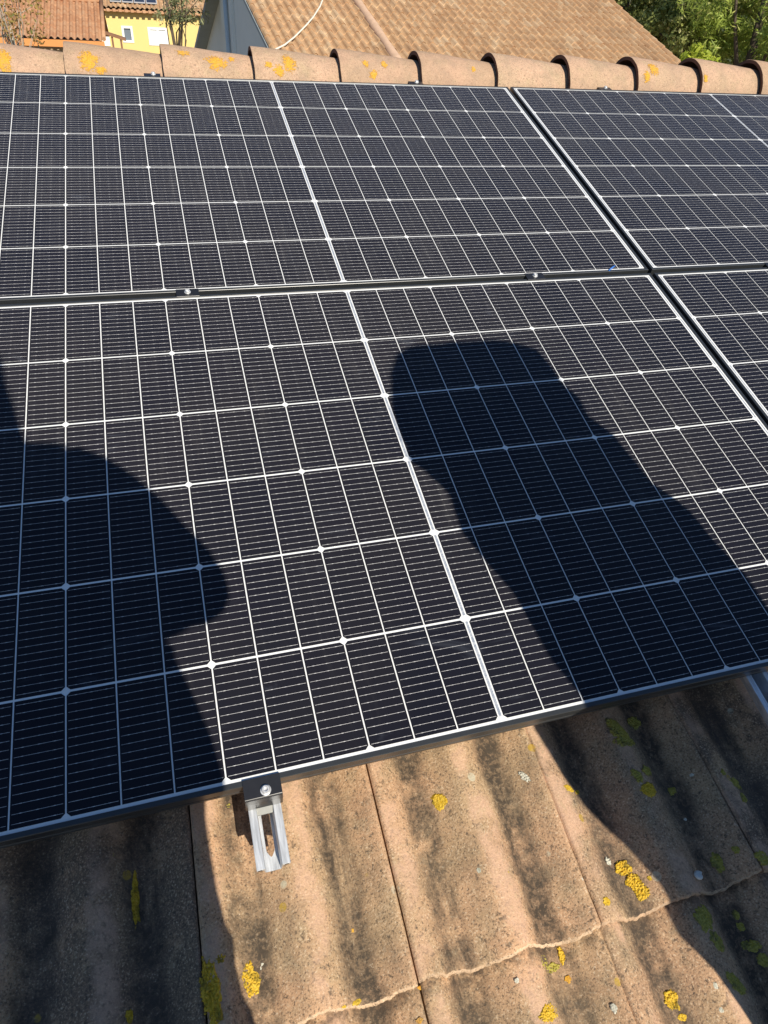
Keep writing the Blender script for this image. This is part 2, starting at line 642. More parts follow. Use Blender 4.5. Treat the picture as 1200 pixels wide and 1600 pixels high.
# ridge tiles ---------------------------------------------------------
def make_ridge(seed):
    mbr = MB()
    L, seg, nl = 0.345, 26, 16
    Rb, Rs, T = 0.123, 0.089, 0.012
    outer, inner = [], []
    for j in range(nl + 1):
        s = j / nl
        r = Rb + (Rs - Rb) * s
        if j == 0:
            r -= 0.003
        for k in range(seg + 1):
            th = math.pi * (k / seg) * 1.06 - 0.03 * math.pi
            wob = 0.0012 * noise.noise((s * 9, th * 4, seed * 5.0))
            rr = r + wob
            x = s * L + 0.002 * noise.noise((th * 3, seed, 0)) * (1 - s)
            if j == 1:
                x = 0.004
            outer.append((x, -math.cos(th) * rr, math.sin(th) * rr * 0.98))
            inner.append((x, -math.cos(th) * (rr - T), math.sin(th) * (rr - T) * 0.98))
    n1 = seg + 1
    mbr.add(outer, [(j * n1 + k, (j + 1) * n1 + k, (j + 1) * n1 + k + 1, j * n1 + k + 1) for j in range(nl) for k in range(seg)], 0, True)
    mbr.add(inner, [(j * n1 + k, j * n1 + k + 1, (j + 1) * n1 + k + 1, (j + 1) * n1 + k) for j in range(nl) for k in range(seg)], 1, True)
    a, b = outer[:n1], inner[:n1]
    mbr.add(a + b, [(k, k + 1, n1 + k + 1, n1 + k) for k in range(seg)], 1)
    a, b = outer[-n1:], inner[-n1:]
    mbr.add(a + b, [(k, n1 + k, n1 + k + 1, k + 1) for k in range(seg)], 0)
    me = bpy.data.meshes.new('ridge_tile')
    me.from_pydata(mbr.v, [], mbr.f)
    me.materials.append(M['ridge'])
    me.materials.append(M['ridge_in'])
    me.polygons.foreach_set('material_index', mbr.mi)
    me.polygons.foreach_set('use_smooth', mbr.sm)
    return me


ridge_meshes = [make_ridge(s) for s in range(3)]
RY, RZ = 1.776, 0.522
RWI = RM.inverted()
ridge_objs = []
for k in range(-4, 13):
    x = -0.648 + 0.3025 * k
    jx = random.uniform(-0.006, 0.006)
    o = link('ridge_tile', ridge_meshes[k % 3], None, roof)
    zz = RZ + 0.0125 * (x + 0.64)
    Mw = Matrix.Translation((x, RY + random.uniform(-0.004, 0.004), zz)) @ Euler((rad(random.uniform(-3, 3)), rad(random.uniform(-0.5, 0.5)), rad(random.uniform(-0.8, 0.8)))).to_matrix().to_4x4()
    ml = RWI @ Mw
    o.location = ml.translation
    o.rotation_euler = ml.to_euler()
    ridge_objs.append((o, x, zz))
# bedding mortar under the ridge, other slope and walls
mb = MB()
for (y0, z0), (y1, z1) in (((1.69, 0.46), (1.86, 0.46)),):
    mb.box(-9, 9, y0, y1, 0.40, z0)
inv = RWI.to_4x4()
mb.v = [inv @ Vector(p) for p in mb.v]
link('ridge_mortar', mb.mesh('ridge_mortar', M['mortar']), None, roof)
mb = MB()
yr, zr = 1.80, 0.47
mb.add([(-9, yr, zr), (9, yr, zr), (9, yr + 6, zr - 6 * math.tan(TH)), (-9, yr + 6, zr - 6 * math.tan(TH))], [(0, 1, 2, 3)])
mb.add([(-8.7, yr + 5.6, zr - 2.1), (8.7, yr + 5.6, zr - 2.1), (8.7, yr + 5.6, -4.2), (-8.7, yr + 5.6, -4.2)], [(0, 1, 2, 3)], 1)
mb.add([(-8.7, -5.2, -2.1), (8.7, -5.2, -2.1), (8.7, -5.2, -4.2), (-8.7, -5.2, -4.2)], [(0, 1, 2, 3)], 1)
for s in (-8.7, 8.7):
    mb.add([(s, -5.2, -2.1), (s, yr, zr - 0.12), (s, yr + 5.6, zr - 2.1), (s, yr + 5.6, -4.2), (s, -5.2, -4.2)], [(0, 1, 2, 3, 4)], 1)
M['render'] = simple('house_render', (0.55, 0.48, 0.38), 0.9, 0, 0.1, 3)
mb.v = [inv @ Vector(p) for p in mb.v]
link('house_wall', mb.mesh('house_wall', [M['tile_edge'], M['render']]), None, roof)


def crust_mesh(mbl, nr, ns, mat, smooth=False):
    me = bpy.data.meshes.new('lichen_patch')
    me.from_pydata(mbl.v, [], mbl.f)
    at = me.attributes.new('rim', 'FLOAT', 'POINT')
    at.data.foreach_set('value', [i / nr for i in range(nr + 1) for _ in range(ns)])
    me.polygons.foreach_set('use_smooth', [smooth] * len(me.polygons))
    me.materials.append(mat)
    return me


# lichens on the tiles ----------------------------------------------------
def lichen_mesh(rx, ry, seed, ht, surf, rot):
    """crusty lobed cushion laid over the surface function surf(x, y) -> z"""
    mbl = MB()
    nr, ns = 9, 40
    vs = []
    nr = 9 if max(rx, ry) < 0.012 else 18
    ns = 40 if nr == 9 else 72
    cr, sr = math.cos(rot), math.sin(rot)
    for i in range(nr + 1):
        f = i / nr
        for k in range(ns):
            th = 2 * math.pi * k / ns
            lob = 1 + 0.30 * noise.noise((math.cos(th) * 1.6, math.sin(th) * 1.6, seed)) + 0.20 * noise.noise((math.cos(th) * 5, math.sin(th) * 5, seed + 3))
            x, y = rx * f * lob * math.cos(th), ry * f * lob * math.sin(th)
            x, y = x * cr - y * sr, x * sr + y * cr
            e = min(1.0, (1 - f) * 4)
            z = surf(x, y) + (0.7 * ht * (0.35 + 0.9 * abs(noise.noise((x * 210, y * 210, seed))) + 0.5 * noise.noise((x * 420, y * 420, seed))) * e
                              - 0.0015 * (1 - e))
            vs.append((x, y, z))
    fs = [(i * ns + k, i * ns + (k + 1) % ns, (i + 1) * ns + (k + 1) % ns, (i + 1) * ns + k) for i in range(nr) for k in range(ns)]
    mbl.add(vs, fs, 0, False)
    return mbl, nr, ns


PATCH = [  # px, py, half-width px, half-height px, turn, kind, thickness
    (212, 1404, 8, 44, 0.1, 'lichen', .004), (330, 1550, 19, 62, 0.1, 'lichen', .005), (346, 1497, 10, 9, 0.3, 'lichen', .004),
    (391, 1532, 15, 36, 0.05, 'lichen', .005), (203, 1588, 8, 12, 0, 'lichen', .003), (610, 1204, 11, 9, 0.2, 'lichen_g', .003),
    (686, 1252, 14, 14, 0, 'lichen', .0015), (648, 1250, 6, 7, 0, 'lichen', .0015), (723, 1191, 4, 4, 0, 'lichen', .001),
    (558, 1566, 9, 6, 0, 'lichen', .0015), (537, 1570, 5, 6, 0, 'lichen', .001), (662, 1453, 8, 9, 0, 'lichen_o', .0012),
    (705, 1457, 5, 6, 0, 'lichen_o', .001), (643, 1385, 6, 7, 0, 'lichen_o', .001), (796, 1371, 11, 13, 0, 'lichen', .0015),
    (803, 1394, 9, 10, 0, 'lichen_o', .0015), (686, 1423, 9, 8, 0, 'lichen_w', .001), (690, 1458, 5, 5, 0, 'lichen_w', .002),
    (715, 1417, 4, 6, 0, 'lichen_w', .001), (820, 1214, 6, 14, -0.3, 'lichen_w', .003), (811, 1417, 8, 10, 0, 'lichen_w', .001),
    (972, 1356, 16, 14, 0.3, 'lichen', .006), (990, 1378, 15, 18, -0.5, 'lichen', .006), (1003, 1395, 15, 13, -0.4, 'lichen', .006),
    (948, 1408, 6, 8, 0, 'lichen', .0015), (1015, 1372, 4, 5, 0, 'lichen', .001), (950, 1346, 5, 8, -0.4, 'lichen_w', .004),
    (849, 1503, 7, 14, 0.3, 'lichen_g', .004), (862, 1513, 14, 9, 0, 'lichen_g', .004), (877, 1492, 6, 16, 0.2, 'lichen', .004),
    (859, 1582, 16, 17, 0, 'lichen', .004), (1048, 1562, 14, 17, -0.4, 'lichen', .005), (1066, 1590, 10, 7, 0.2, 'lichen', .002),
    (890, 1232, 7, 5, 0.5, 'lichen', .001), (902, 1238, 5, 4, 0, 'lichen', .001),
    (967, 1142, 11, 22, -0.5, 'lichen_g', .004), (990, 1130, 14, 11, 0.2, 'lichen_g', .004), (978, 1158, 16, 8, 0.2, 'lichen_g', .004),
    (996, 1212, 8, 13, -0.4, 'lichen_g', .003), (1015, 1233, 11, 11, 0, 'lichen', .003), (1011, 1204, 7, 7, 0, 'lichen_g', .003),
    (1050, 1236, 8, 7, 0, 'lichen_g', .003), (1121, 1349, 12, 19, 0.2, 'lichen_g', .003), (1130, 1207, 4, 5, 0, 'lichen_g', .003),
    (1150, 1224, 8, 7, 0.4, 'lichen_g', .003), (1162, 1247, 5, 6, 0, 'lichen_g', .003), (1149, 1328, 9, 8, 0, 'lichen_g', .003),
    (1101, 1435, 14, 20, -0.3, 'lichen_g', .003), (1120, 1470, 9, 18, -0.5, 'lichen_g', .003), (1157, 1448, 8, 9, 0, 'lichen_g', .003),
    (1172, 1478, 22, 10, 0.5, 'lichen_g', .003), (1192, 1340, 10, 13, -0.6, 'lichen_g', .003), (1150, 1430, 6, 10, 0, 'lichen_g', .003),
    (1150, 1535, 8, 26, -0.5, 'lichen_g', .003), (1193, 1500, 12, 14, 0, 'lichen_g', .003),
    (332, 1266, 9, 6, 0.2, 'lichen', .004), (357, 1259, 5, 4, 0, 'lichen_g', .004), (180, 1336, 4, 8, 0, 'lichen_g', .001),
    (411, 1511, 6, 8, 0, 'lichen_w', .001), (487, 1470, 4, 6, 0, 'lichen_w', .001), (551, 1454, 3, 5, 0, 'lichen_o', .001),
    (362, 1433, 5, 7, 0, 'lichen_o', .001), (655, 1544, 4, 4, 0, 'lichen_o', .001), (676, 1515, 5, 6, 0, 'lichen', .001),
    (700, 1500, 5, 6, 0, 'lichen_o', .001), (655, 1595, 8, 6, 0, 'lichen_o', .001), (887, 1530, 6, 8, 0, 'lichen_o', .001),
    (748, 1360, 5, 5, 0, 'lichen_w', .001), (774, 1322, 7, 7, 0, 'lichen_w', .0008), (907, 1374, 5, 6, 0, 'lichen_w', .001),
    (714, 1405, 5, 6, 0, 'lichen_w', .001), (808, 1532, 5, 5, 0, 'lichen_w', .001), (960, 1575, 6, 9, 0, 'lichen_w', .001),
    (1118, 1540, 5, 7, 0, 'lichen_w', .001), (1127, 1578, 5, 6, 0, 'lichen_w', .0015), (1081, 1211, 4, 3, 0, 'lichen_w', .001),
    (1193, 1173, 4, 4, 0, 'lichen_w', .001), (1071, 1280, 3, 3, 0, 'lichen_w', .001), (373, 1447, 3, 4, 0, 'lichen_w', .001),
]
for i, (px, py, hw, hh, tr, kind, ht) in enumerate(PATCH):
    u, w, n = hit_tile(px, py)
    u2, w2, _ = hit_tile(px + hw, py)
    u3, w3, _ = hit_tile(px, py - hh)
    rx = math.hypot(u2 - u, w2 - w)
    ry = math.hypot(u3 - u, w3 - w)
    row = math.floor((w - W0) / GAUGE)
    ci = max(k for k, a in enumerate(edges[:-1]) if a <= u)
    host = tiles[(row, ci)]
    if kind == 'lichen_w' and hw < 10 and ht < 0.0025:
        ht = 0.0004
    mbl, lnr, lns = lichen_mesh(rx, ry, i * 1.37, ht, lambda x, y: tile_surface(u + x, max(w + y, W0 + row * GAUGE + .001)) - n, -tr + 0.10)
    o = link('lichen_patch', crust_mesh(mbl, lnr, lns, M[kind]), None)
    o.parent = host
    base = Matrix.LocRotScale(host.location, host.rotation_euler, host.scale)
    o.matrix_parent_inverse = base.inverted()
    o.location = (u, w, n)

# orange lichens on the ridge tiles (pixel, half width px, half height px)
RIDGE_LICHEN = [(6, 92, 11, 18), (139, 91, 13, 14), (158, 108, 8, 5), (286, 82, 9, 6), (338, 97, 15, 12), (361, 92, 5, 5), (420, 101, 6, 5),
                (452, 98, 11, 15), (436, 110, 9, 8), (571, 100, 6, 6), (584, 117, 7, 6), (600, 101, 5, 6), (739, 106, 4, 5),
                (1020, 106, 9, 10), (1010, 118, 6, 8), (1102, 121, 4, 5)]
for i, (px, py, hw, hh) in enumerate(RIDGE_LICHEN):
    d = (RM.to_3x3() @ Vector(ray_l(px, py))).normalized()
    best = None
    for s in np.arange(2.2, 4.5, 0.002):
        p = CW + d * float(s)
        # ridge tile below this x
        cand = [q for q in ridge_objs if q[1] <= p.x < q[1] + 0.3025]
        if not cand:
            continue
        o_, x_, z_ = cand[0]
        r = 0.123 + (0.089 - 0.123) * (p.x - x_) / 0.345
        if math.hypot(p.y - RY, (p.z - z_) / 0.98) <= r:
            best = (p, o_, x_, z_, r)
            break
    if not best:
        continue
    p, o_, x_, z_, r = best
    a0 = math.atan2((p.z - z_), -(p.y - RY))
    pxm = (p - CW).length / 1076.5 * 0.86
    rx, ry = hw * pxm * 1.25, hh * pxm * 1.35
    mbl = MB()
    nr, ns = 7, 30
    vs = []
    for a in range(nr + 1):
        f = a / nr
        for k in range(ns):
            th = 2 * math.pi * k / ns
            lob = 1 + 0.30 * noise.noise((math.cos(th) * 1.7, math.sin(th) * 1.7, i * 2.3)) + 0.22 * noise.noise((math.cos(th) * 5, math.sin(th) * 5, i * 2.9))
            xx, ss = rx * f * lob * math.cos(th), ry * f * lob * math.sin(th)
            xw = p.x - x_ + xx
            if xw < 0.004:
                xw = 0.004
            rr = 0.123 + (0.089 - 0.123) * xw / 0.345
            e = min(1, (1 - f) * 5)
            rr += 0.0011 * (0.5 + noise.noise((xx * 200, ss * 200, i))) * e + 0.0006 - 0.0014 * (1 - e)
            aa = a0 + ss / r
            vs.append((xw, -math.cos(aa) * rr, math.sin(aa) * rr * 0.98))
    mbl.add(vs, [(a * ns + k, a * ns + (k + 1) % ns, (a + 1) * ns + (k + 1) % ns, (a + 1) * ns + k) for a in range(nr) for k in range(ns)], 0, True)
    link('lichen_patch', crust_mesh(mbl, 7, 30, M['lichen_o'], True), None, o_)

# ------------------------------------------------------------------ solar panels
PR, PC, CG = 0.1845, 0.07163, 0.0037
ROWGAP = 0.0352
HALF_U = CG + 12 * PC + 0.0105 + 0.008      # outer half length
HALF_W = 3 * PR + 0.0032 + 0.008            # outer half width
PITCH_U = 2 * HALF_U + 0.012
LIP = 0.008
CW_U, CW_W, CH = PC - 0.0023, PR - 0.0039, 0.0054


def cell_mesh(kind):
    hx, hy, c = CW_U / 2, CW_W / 2, CH
    pts = []
    if kind == 'left':
        pts = [(-hx + c, -hy), (hx, -hy), (hx, hy), (-hx + c, hy), (-hx, hy - c), (-hx, -hy + c)]
    elif kind == 'right':
        pts = [(-hx, -hy), (hx - c, -hy), (hx, -hy + c), (hx, hy - c), (hx - c, hy), (-hx, hy)]
    else:
        pts = [(-hx, -hy), (hx, -hy), (hx, hy), (-hx, hy)]
    mbx = MB()
    n = len(pts)
    vs = [(x, y, 0.0005) for x, y in pts] + [(x, y, 0.0) for x, y in pts]
    mbx.add(vs, [tuple(range(n))] + [(i, n + i, n + (i + 1) % n, (i + 1) % n) for i in range(n)])
    return mbx.mesh('solar_cell', M['cell'])


CELLS = {k: cell_mesh(k) for k in ('left', 'mid', 'right')}


def rail_mesh(length, mitre):
    """one frame rail along x, inner side towards +y, mitred ends"""
    prof = [(0, -0.030), (0, -0.0225), (0.0009, -0.0217), (0.0009, -0.0205), (0, -0.0197), (0, 0.0010), (0.0007, 0.0017), (LIP - 0.0006, 0.0017),
            (LIP, 0.0010), (LIP, -0.004), (0.0025, -0.0042), (0.0025, -0.028), (0.028, -0.0282), (0.028, -0.030)]
    mbx = MB()
    n = len(prof)
    vs = []
    for s in (-1, 1):
        for y, z in prof:
            vs.append((s * (length / 2 - y), y, z))
    mbx.add(vs, [(i, (i + 1) % n, n + (i + 1) % n, n + i) for i in range(n)])
    return mbx.mesh('frame_rail', M['frame'])


RAIL_U = rail_mesh(2 * HALF_U, True)
RAIL_W = rail_mesh(2 * HALF_W, True)
mb = MB()
iu, iw = HALF_U - LIP * 0.6, HALF_W - LIP * 0.6
mb.box(-iu, iu, -iw, iw, -0.004, 0.0)
SHEET = mb.mesh('backsheet', M['white'])
# tinned ribbons: in the centre gap and along the two short ends, one length per cell row
mb = MB()
mb.box(-0.0021, 0.0021, -(PR - 0.012) / 2, (PR - 0.012) / 2, 0.0001, 0.0006)
RIB = mb.mesh('busbar_ribbon', M['ribbon'])
mb = MB()
mb.box(-0.0014, 0.0014, -(PR - 0.006) / 2, (PR - 0.006) / 2, 0.0001, 0.0006)
RIB2 = mb.mesh('busbar_ribbon', M['ribbon'])


def solar_panel(u, w, n, label):
    root = empty('solar_panel', RW(u, w, n), (TH, 0, 0), label, 'solar panel', 'framed solar panels in two rows on the roof')
    for mesh_, loc, rz in ((RAIL_U, (0, -HALF_W, 0), 0), (RAIL_U, (0, HALF_W, 0), math.pi),
                           (RAIL_W, (HALF_U, 0, 0), math.pi / 2), (RAIL_W, (-HALF_U, 0, 0), -math.pi / 2)):
        link('frame_rail', mesh_, None, root, loc, (0, 0, rz))
    link('backsheet', SHEET, None, root)
    for r in range(6):
        y = (r - 2.5) * PR
        for c in range(24):
            h = c - 12
            x = (CG + (h + 0.5) * PC) if h >= 0 else (-CG + (h + 0.5) * PC)
            k = ('left', 'mid', 'right')[c % 3]
            link('solar_cell', CELLS[k], None, root, (x, y, 0))
        link('busbar_ribbon', RIB, None, root, (0, y, 0))
        for s in (-1, 1):
            link('busbar_ribbon', RIB2, None, root, (s * (CG + 12 * PC + 0.0048), y, 0))
    return root


WUP = 6 * PR + ROWGAP
solar_panel(0, 0, 0, 'large black framed solar panel at the front, crossed by both long shadows')
solar_panel(0.0005, WUP, 0.0015, 'fully sunlit black framed solar panel in the upper row, left of the long gap')
solar_panel(PITCH_U + 0.0005, WUP, 0.002, 'bluish black framed solar panel at the upper right, below the ridge tiles')
solar_panel(PITCH_U, 0, 0.0, 'black framed solar panel at the right edge, only its left corner showing')

# ------------------------------------------------------------------ mounting rails, clamps
RAIL_POS = [-0.385, 0.512, 1.292, 2.15]


def mounting_rail(u, w0, w1, label):
    root = empty('mounting_rail', RW(u, w0, 0), (TH, 0, 0), label, 'mounting rail', 'aluminium rails carrying the panels')
    L = w1 - w0
    top = -0.0325
    fl, wl, bot = 0.0238, 0.0132, -0.0640
    T = 0.0017
    for s in (-1, 1):
        poly = [(fl, top), (wl - 0.001, top), (0.0102, bot), (0.0102 + T, bot), (wl + T - 0.001, top - T - 0.004), (wl + 0.0035, top - 0.0075),
                (wl + 0.0035, top - T), (fl - T, top - T), (fl - T, top - 0.0075), (wl + 0.0035, top - 0.0075), (wl + 0.002, top - 0.0092), (fl, top - 0.0092)]
        poly = [(fl, top), (wl - 0.001, top), (0.0102, bot), (0.0102 + T, bot), (wl + 0.0008, top - 0.0095), (fl, top - 0.0095)]
        mbx = MB()
        mbx.prism([(s * a, b) for a, b in poly], 0, L)
        o = link('rail_flange', mbx.mesh('rail_flange', M['alu'], 0.0005, 1), None, root)
        # black block in place of the shade inside the flange end
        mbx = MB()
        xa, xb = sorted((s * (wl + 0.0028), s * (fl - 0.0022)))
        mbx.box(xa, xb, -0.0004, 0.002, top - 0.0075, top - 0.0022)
        link('flange_mouth_shade', mbx.mesh('flange_mouth_shade', M['clamp']), None, o)
    # floor with one long slot, pointed at its lower end
    mbx = MB()
    ws = [0, 0.018, 0.0195, 0.022, 0.026, 0.030, 0.075, 0.0775, 0.079, 0.0795, L]

    def slot(w):
        for (a, x), (b, y) in zip([(0.018, 0.0), (0.0195, 0.0016), (0.022, 0.0034), (0.026, 0.0056), (0.030, 0.0062), (0.075, 0.0062), (0.0795, 0.0060)],
                                  [(0.0195, 0.0016), (0.022, 0.0034), (0.026, 0.0056), (0.030, 0.0062), (0.075, 0.0062), (0.0795, 0.0060), (0.08, 0.0)]):
            if a <= w < b:
                return x + (y - x) * (w - a) / (b - a)
        return 0.0
    f = 0.0103
    for a, b in zip(ws, ws[1:]):
        sa, sb = slot(a), slot(b - 1e-6)
        if b == 0.0195:
            sa = 0.0
        if b == L or a == 0:
            sa = sb = 0.0
        for s in (-1, 1):
            lo, hi = bot, bot + T
            p = [(s * sa, a), (s * f, a), (s * f, b), (s * sb, b)]
            vs = [(x, y, z) for z in (hi, lo) for x, y in p]
            mbx.add(vs, [(0, 1, 2, 3), (4, 7, 6, 5), (0, 3, 7, 4)] + ([(0, 4, 5, 1)] if a == 0 else []))
    link('rail_floor', mbx.mesh('rail_floor', M['alu']), None, root)
    return root


RAIL_LABELS = ['slotted aluminium mounting rail end sticking out into the sun under the front panel',
               'aluminium mounting rail end in deep shadow at the right edge under the front panel',
               'aluminium mounting rail hidden beneath the upper right panel, third from the left',
               'aluminium mounting rail hidden beneath the far right of the upper panels']
for u, lb in list(zip(RAIL_POS, RAIL_LABELS))[:3]:
    mounting_rail(u, -0.672, 1.745, lb)


def bolt(parent, x, y, z, r=0.0062):
    mbx = MB()
    seg = 20
    ring = lambda rr, zz, s=seg: [(x + rr * math.cos(2 * math.pi * k / s), y + rr * math.sin(2 * math.pi * k / s), zz) for k in range(s)]
    prof = [(r * 1.25, z), (r * 1.25, z + 0.0014), (r, z + 0.0018), (r, z + 0.005), (r * 0.86, z + 0.0062), (r * 0.48, z + 0.0062), (r * 0.42, z + 0.0035)]
    vs = []
    for rr, zz in prof:
        vs += ring(rr, zz)
    fs = [(i * seg + k, i * seg + (k + 1) % seg, (i + 1) * seg + (k + 1) % seg, (i + 1) * seg + k) for i in range(len(prof) - 1) for k in range(seg)]
    fs.append(tuple(range((len(prof) - 1) * seg, len(prof) * seg)))
    mbx.add(vs, fs)
    me = mbx.mesh('bolt', M['steel'])
    me.materials[0] = M['steel']
    return link('bolt', me, None, parent)


def end_clamp(u, sgn, label, wid=0.052):
    """sgn -1: at the lower edge of the lower row, +1: at the upper edge of the upper row"""
    wedge = -HALF_W if sgn < 0 else WUP + HALF_W
    root = empty('end_clamp', RW(u, wedge, 0), (TH, 0, 0), label, 'clamp', 'black clamps holding the panels')
    mbx = MB()
    h = wid / 2
    # Z profile in (w, n): lip over the frame, top plate, upright, foot
    prof = [(0.0075, 0.0020), (0.0075, 0.0050), (-0.0205, 0.0032), (-0.0225, 0.0016), (-0.0250, -0.0090), (-0.0262, -0.0318), (-0.0228, -0.0318), (-0.0215, -0.0100),
            (-0.0195, -0.0006), (-0.0008, 0.0014), (-0.0008, 0.0020)]
    if sgn > 0:
        prof = [(-a, b) for a, b in prof]
    mbx.prism([(a, b) for a, b in prof], -h, h, axis=0)
    link('clamp_plate', mbx.mesh('clamp_plate', M['clamp'], 0.0004, 1), None, root)
    bolt(root, 0.004, sgn * 0.0125, 0.0036)
    if sgn < 0:
        mbx = MB()
        mbx.prism([(-0.0225, -0.0322), (-0.0345, -0.0400), (-0.0345, -0.0420), (0.004, -0.0420), (0.004, -0.0322)], -0.0235, 0.0235, axis=0)
        link('clamp_foot', mbx.mesh('clamp_foot', M['zinc'], 0.0004, 1), None, root)
    return root


def mid_clamp(u, label):
    root = empty('mid_clamp', RW(u, WUP / 2, 0), (TH, 0, 0), label, 'clamp', 'black clamps holding the panels')
    mbx = MB()
    g = ROWGAP / 2 - 0.0032 - 0.008
    prof = [(-g - 0.0072, 0.0020), (-g - 0.0072, 0.0046), (g + 0.0072, 0.0050), (g + 0.0072, 0.0020), (g - 0.0004, 0.0020), (g - 0.0004, -0.012), (-g + 0.0004, -0.012), (-g + 0.0004, 0.0020)]
    mbx.prism(prof, -0.026, 0.026, axis=0)
    link('clamp_plate', mbx.mesh('clamp_plate', M['clamp'], 0.0004, 1), None, root)
    bolt(root, 0.0, 0.001, 0.0048, 0.0058)
    return root


end_clamp(-0.385, -1, 'black end clamp with silver bolt gripping the lower edge of the front panel', 0.054)
end_clamp(-0.385, 1, 'leftmost black clamp on the top edge of the panels, against a ridge tile')
end_clamp(0.524, 1, 'black clamp on the top edge of the sunlit left panel, at a ridge tile joint')
end_clamp(1.300, 1, 'black clamp on the top edge of the bluish upper right panel')
mid_clamp(-0.381, 'black clamp between the two panel rows, above the left shadow')
mid_clamp(0.524, 'black clamp between the two panel rows, left of where four panels meet')
mid_clamp(1.310, 'black clamp between the two panel rows at the right edge of the picture')

# blue scrap of tie and a pale slot in the frame
mb = MB()
p0 = Vector((0.755, WUP - HALF_W + 0.0035, 0.003))
mb.tube([p0 + Vector((0, 0, 0)), p0 + Vector((0.012, 0.007, 0.004)), p0 + Vector((0.026, 0.016, 0.004))], [0.0022, 0.0026, 0.0018], 6)
M['blue'] = simple('blue_plastic', (0.04, 0.16, 0.52), 0.4)
o = link('cable_tie', mb.mesh('cable_tie', M['blue']), None, None, RW(0, 0, 0), (TH, 0, 0))
tag(o, 'small blue plastic tie end stuck at the lower edge of an upper panel', 'cable tie')

# snail shell resting on the tile
su, sw, sn = hit_tile(1090, 1372)
mb = MB()
pts, rs = [], []
for k in range(46):
    th = k / 45 * 2.6 * 2 * math.pi
    g = math.exp(-0.13 * th)
    pts.append((0.0062 * g * math.cos(th), 0.0062 * g * math.sin(th), 0.005 + 0.005 * (1 - g)))
    rs.append(0.0044 * g)
mb.tube(pts, rs, 10)
o = link('snail_shell', mb.mesh('snail_shell', M['shell']), None, None, RW(su, sw, sn - 0.001), (TH - 0.25, 0.15, 0.4))
tag(o, 'small whitish snail shell lying in the shade at the tile edge', 'snail shell')

# ------------------------------------------------------------------ surroundings
GZ = -4.2
M['ground'] = simple('dry_ground', (0.20, 0.16, 0.10), 0.95, 0, 0.35, 0.6)
mb = MB()
NG = 40
vs = []
for j in range(NG + 1):
    for i in range(NG + 1):
        x = -1200 + 2400 * i / NG
        y = -900 + 2400 * j / NG
        vs.append((x, y, GZ))
mb.add(vs, [(j * (NG + 1) + i, j * (NG + 1) + i + 1, (j + 1) * (NG + 1) + i + 1, (j + 1) * (NG + 1) + i) for j in range(NG) for i in range(NG)])
tag(link('ground', mb.mesh('ground', M['ground'])), kind='structure')

# wooded hill far behind
M['hill'] = simple('wooded_hill', (0.060, 0.075, 0.030), 0.95, 0, 0.5, 0.35)
mb = MB()
na, nr = 120, 14
vs = []
for j in range(nr + 1):
    for i in range(na + 1):
        az = rad(-70 + 160 * i / na)
        r = 150 + 160 * j / nr
        h = 34 * math.sin(math.pi * min(1, j / nr * 0.9)) * (0.75 + 0.4 * noise.noise((math.cos(az) * 3, math.sin(az) * 3, j * 0.15)))
        h += 2.2 * noise.noise((az * 40, j * 1.3, 1.0))
        vs.append((r * math.sin(az), r * math.cos(az), GZ - 0.5 + max(0, h)))
mb.add(vs, [(j * (na + 1) + i, j * (na + 1) + i + 1, (j + 1) * (na + 1) + i + 1, (j + 1) * (na + 1) + i) for j in range(nr) for i in range(na)], 0, True)
tag(link('hill', mb.mesh('hill', M['hill'])), kind='structure')

M['far_tile'] = None
t = NT('far_roof_tile')
P = t.pos()
a = t.noise(P, 3.2, 4, 0.65)
b = t.noise(t.scalev(P, (6, 3, 3)), 1.0, 3, 0.6)
vv = t.sep(t.voro(t.scalev(P, (4.6, 2.7, 2.7)), 1.0).outputs['Color'])
col = t.mix(t.ramp(a, 0.35, 0.68), (0.44, 0.27, 0.145), (0.54, 0.36, 0.205))
col = t.mix(t.math('MULTIPLY', vv[0], 0.32), col, (0.40, 0.225, 0.125))
col = t.mix(t.math('MULTIPLY', t.ramp(vv[1], 0.80, 0.97), 0.45), col, (0.60, 0.46, 0.30))
col = t.mix(t.math('MULTIPLY', t.ramp(t.noise(P, 0.9, 5, 0.7), 0.50, 0.68), 0.4), col, (0.27, 0.17, 0.10))
t.base(col)
M['far_tile'] = t.set(0.9, spec=0.2)
t = NT('far_red_tile')
a = t.noise(t.pos(), 2.0, 4, 0.65)
t.base(t.mix(t.ramp(a, 0.35, 0.65), (0.42, 0.21, 0.11), (0.50, 0.29, 0.165)))
M['red_tile'] = t.set(0.9, spec=0.2)


def corrugated(width, run, slope, roll, course, amp, step, res=8):
    """tiled slope: x along eave 0..width, going up +y; barrel rolls and stepped courses"""
    nx = int(width / roll * res)
    nc = int(run / course)
    hs = []
    vs, fs = [], []
    tl = math.tan(slope)
    for c in range(nc):
        for e in (0, 1):
            y = (c + e) * course * run / (nc * course)
            for i in range(nx + 1):
                x = width * i / nx
                ph = (x / roll) % 1.0
                sh = max(0.0, math.sin(math.pi * min(1, ph / 0.62))) ** 0.8 if ph < 0.62 else -0.25 * math.sin(math.pi * (ph - 0.62) / 0.38)
                k = math.sin(int(x / roll) * 12.9 + c * 78.2) * 43758.5
                jit = (k - math.floor(k) - 0.5) * 0.010
                z = y * tl + amp * sh + (step if e == 0 else 0.0) + jit
                vs.append((x, y - (0.0 if e else 0.012 * (1 if sh > 0.3 else 0)) + jit, z))
    n1 = nx + 1
    for c in range(nc):
        for e in (0, 1):
            if c == nc - 1 and e == 1:
                break
            a = (2 * c + e) * n1
            fs += [(a + i, a + i + 1, a + n1 + i + 1, a + n1 + i) for i in range(nx)]
    mbx = MB()
    mbx.add(vs, fs, 0, False)
    return mbx


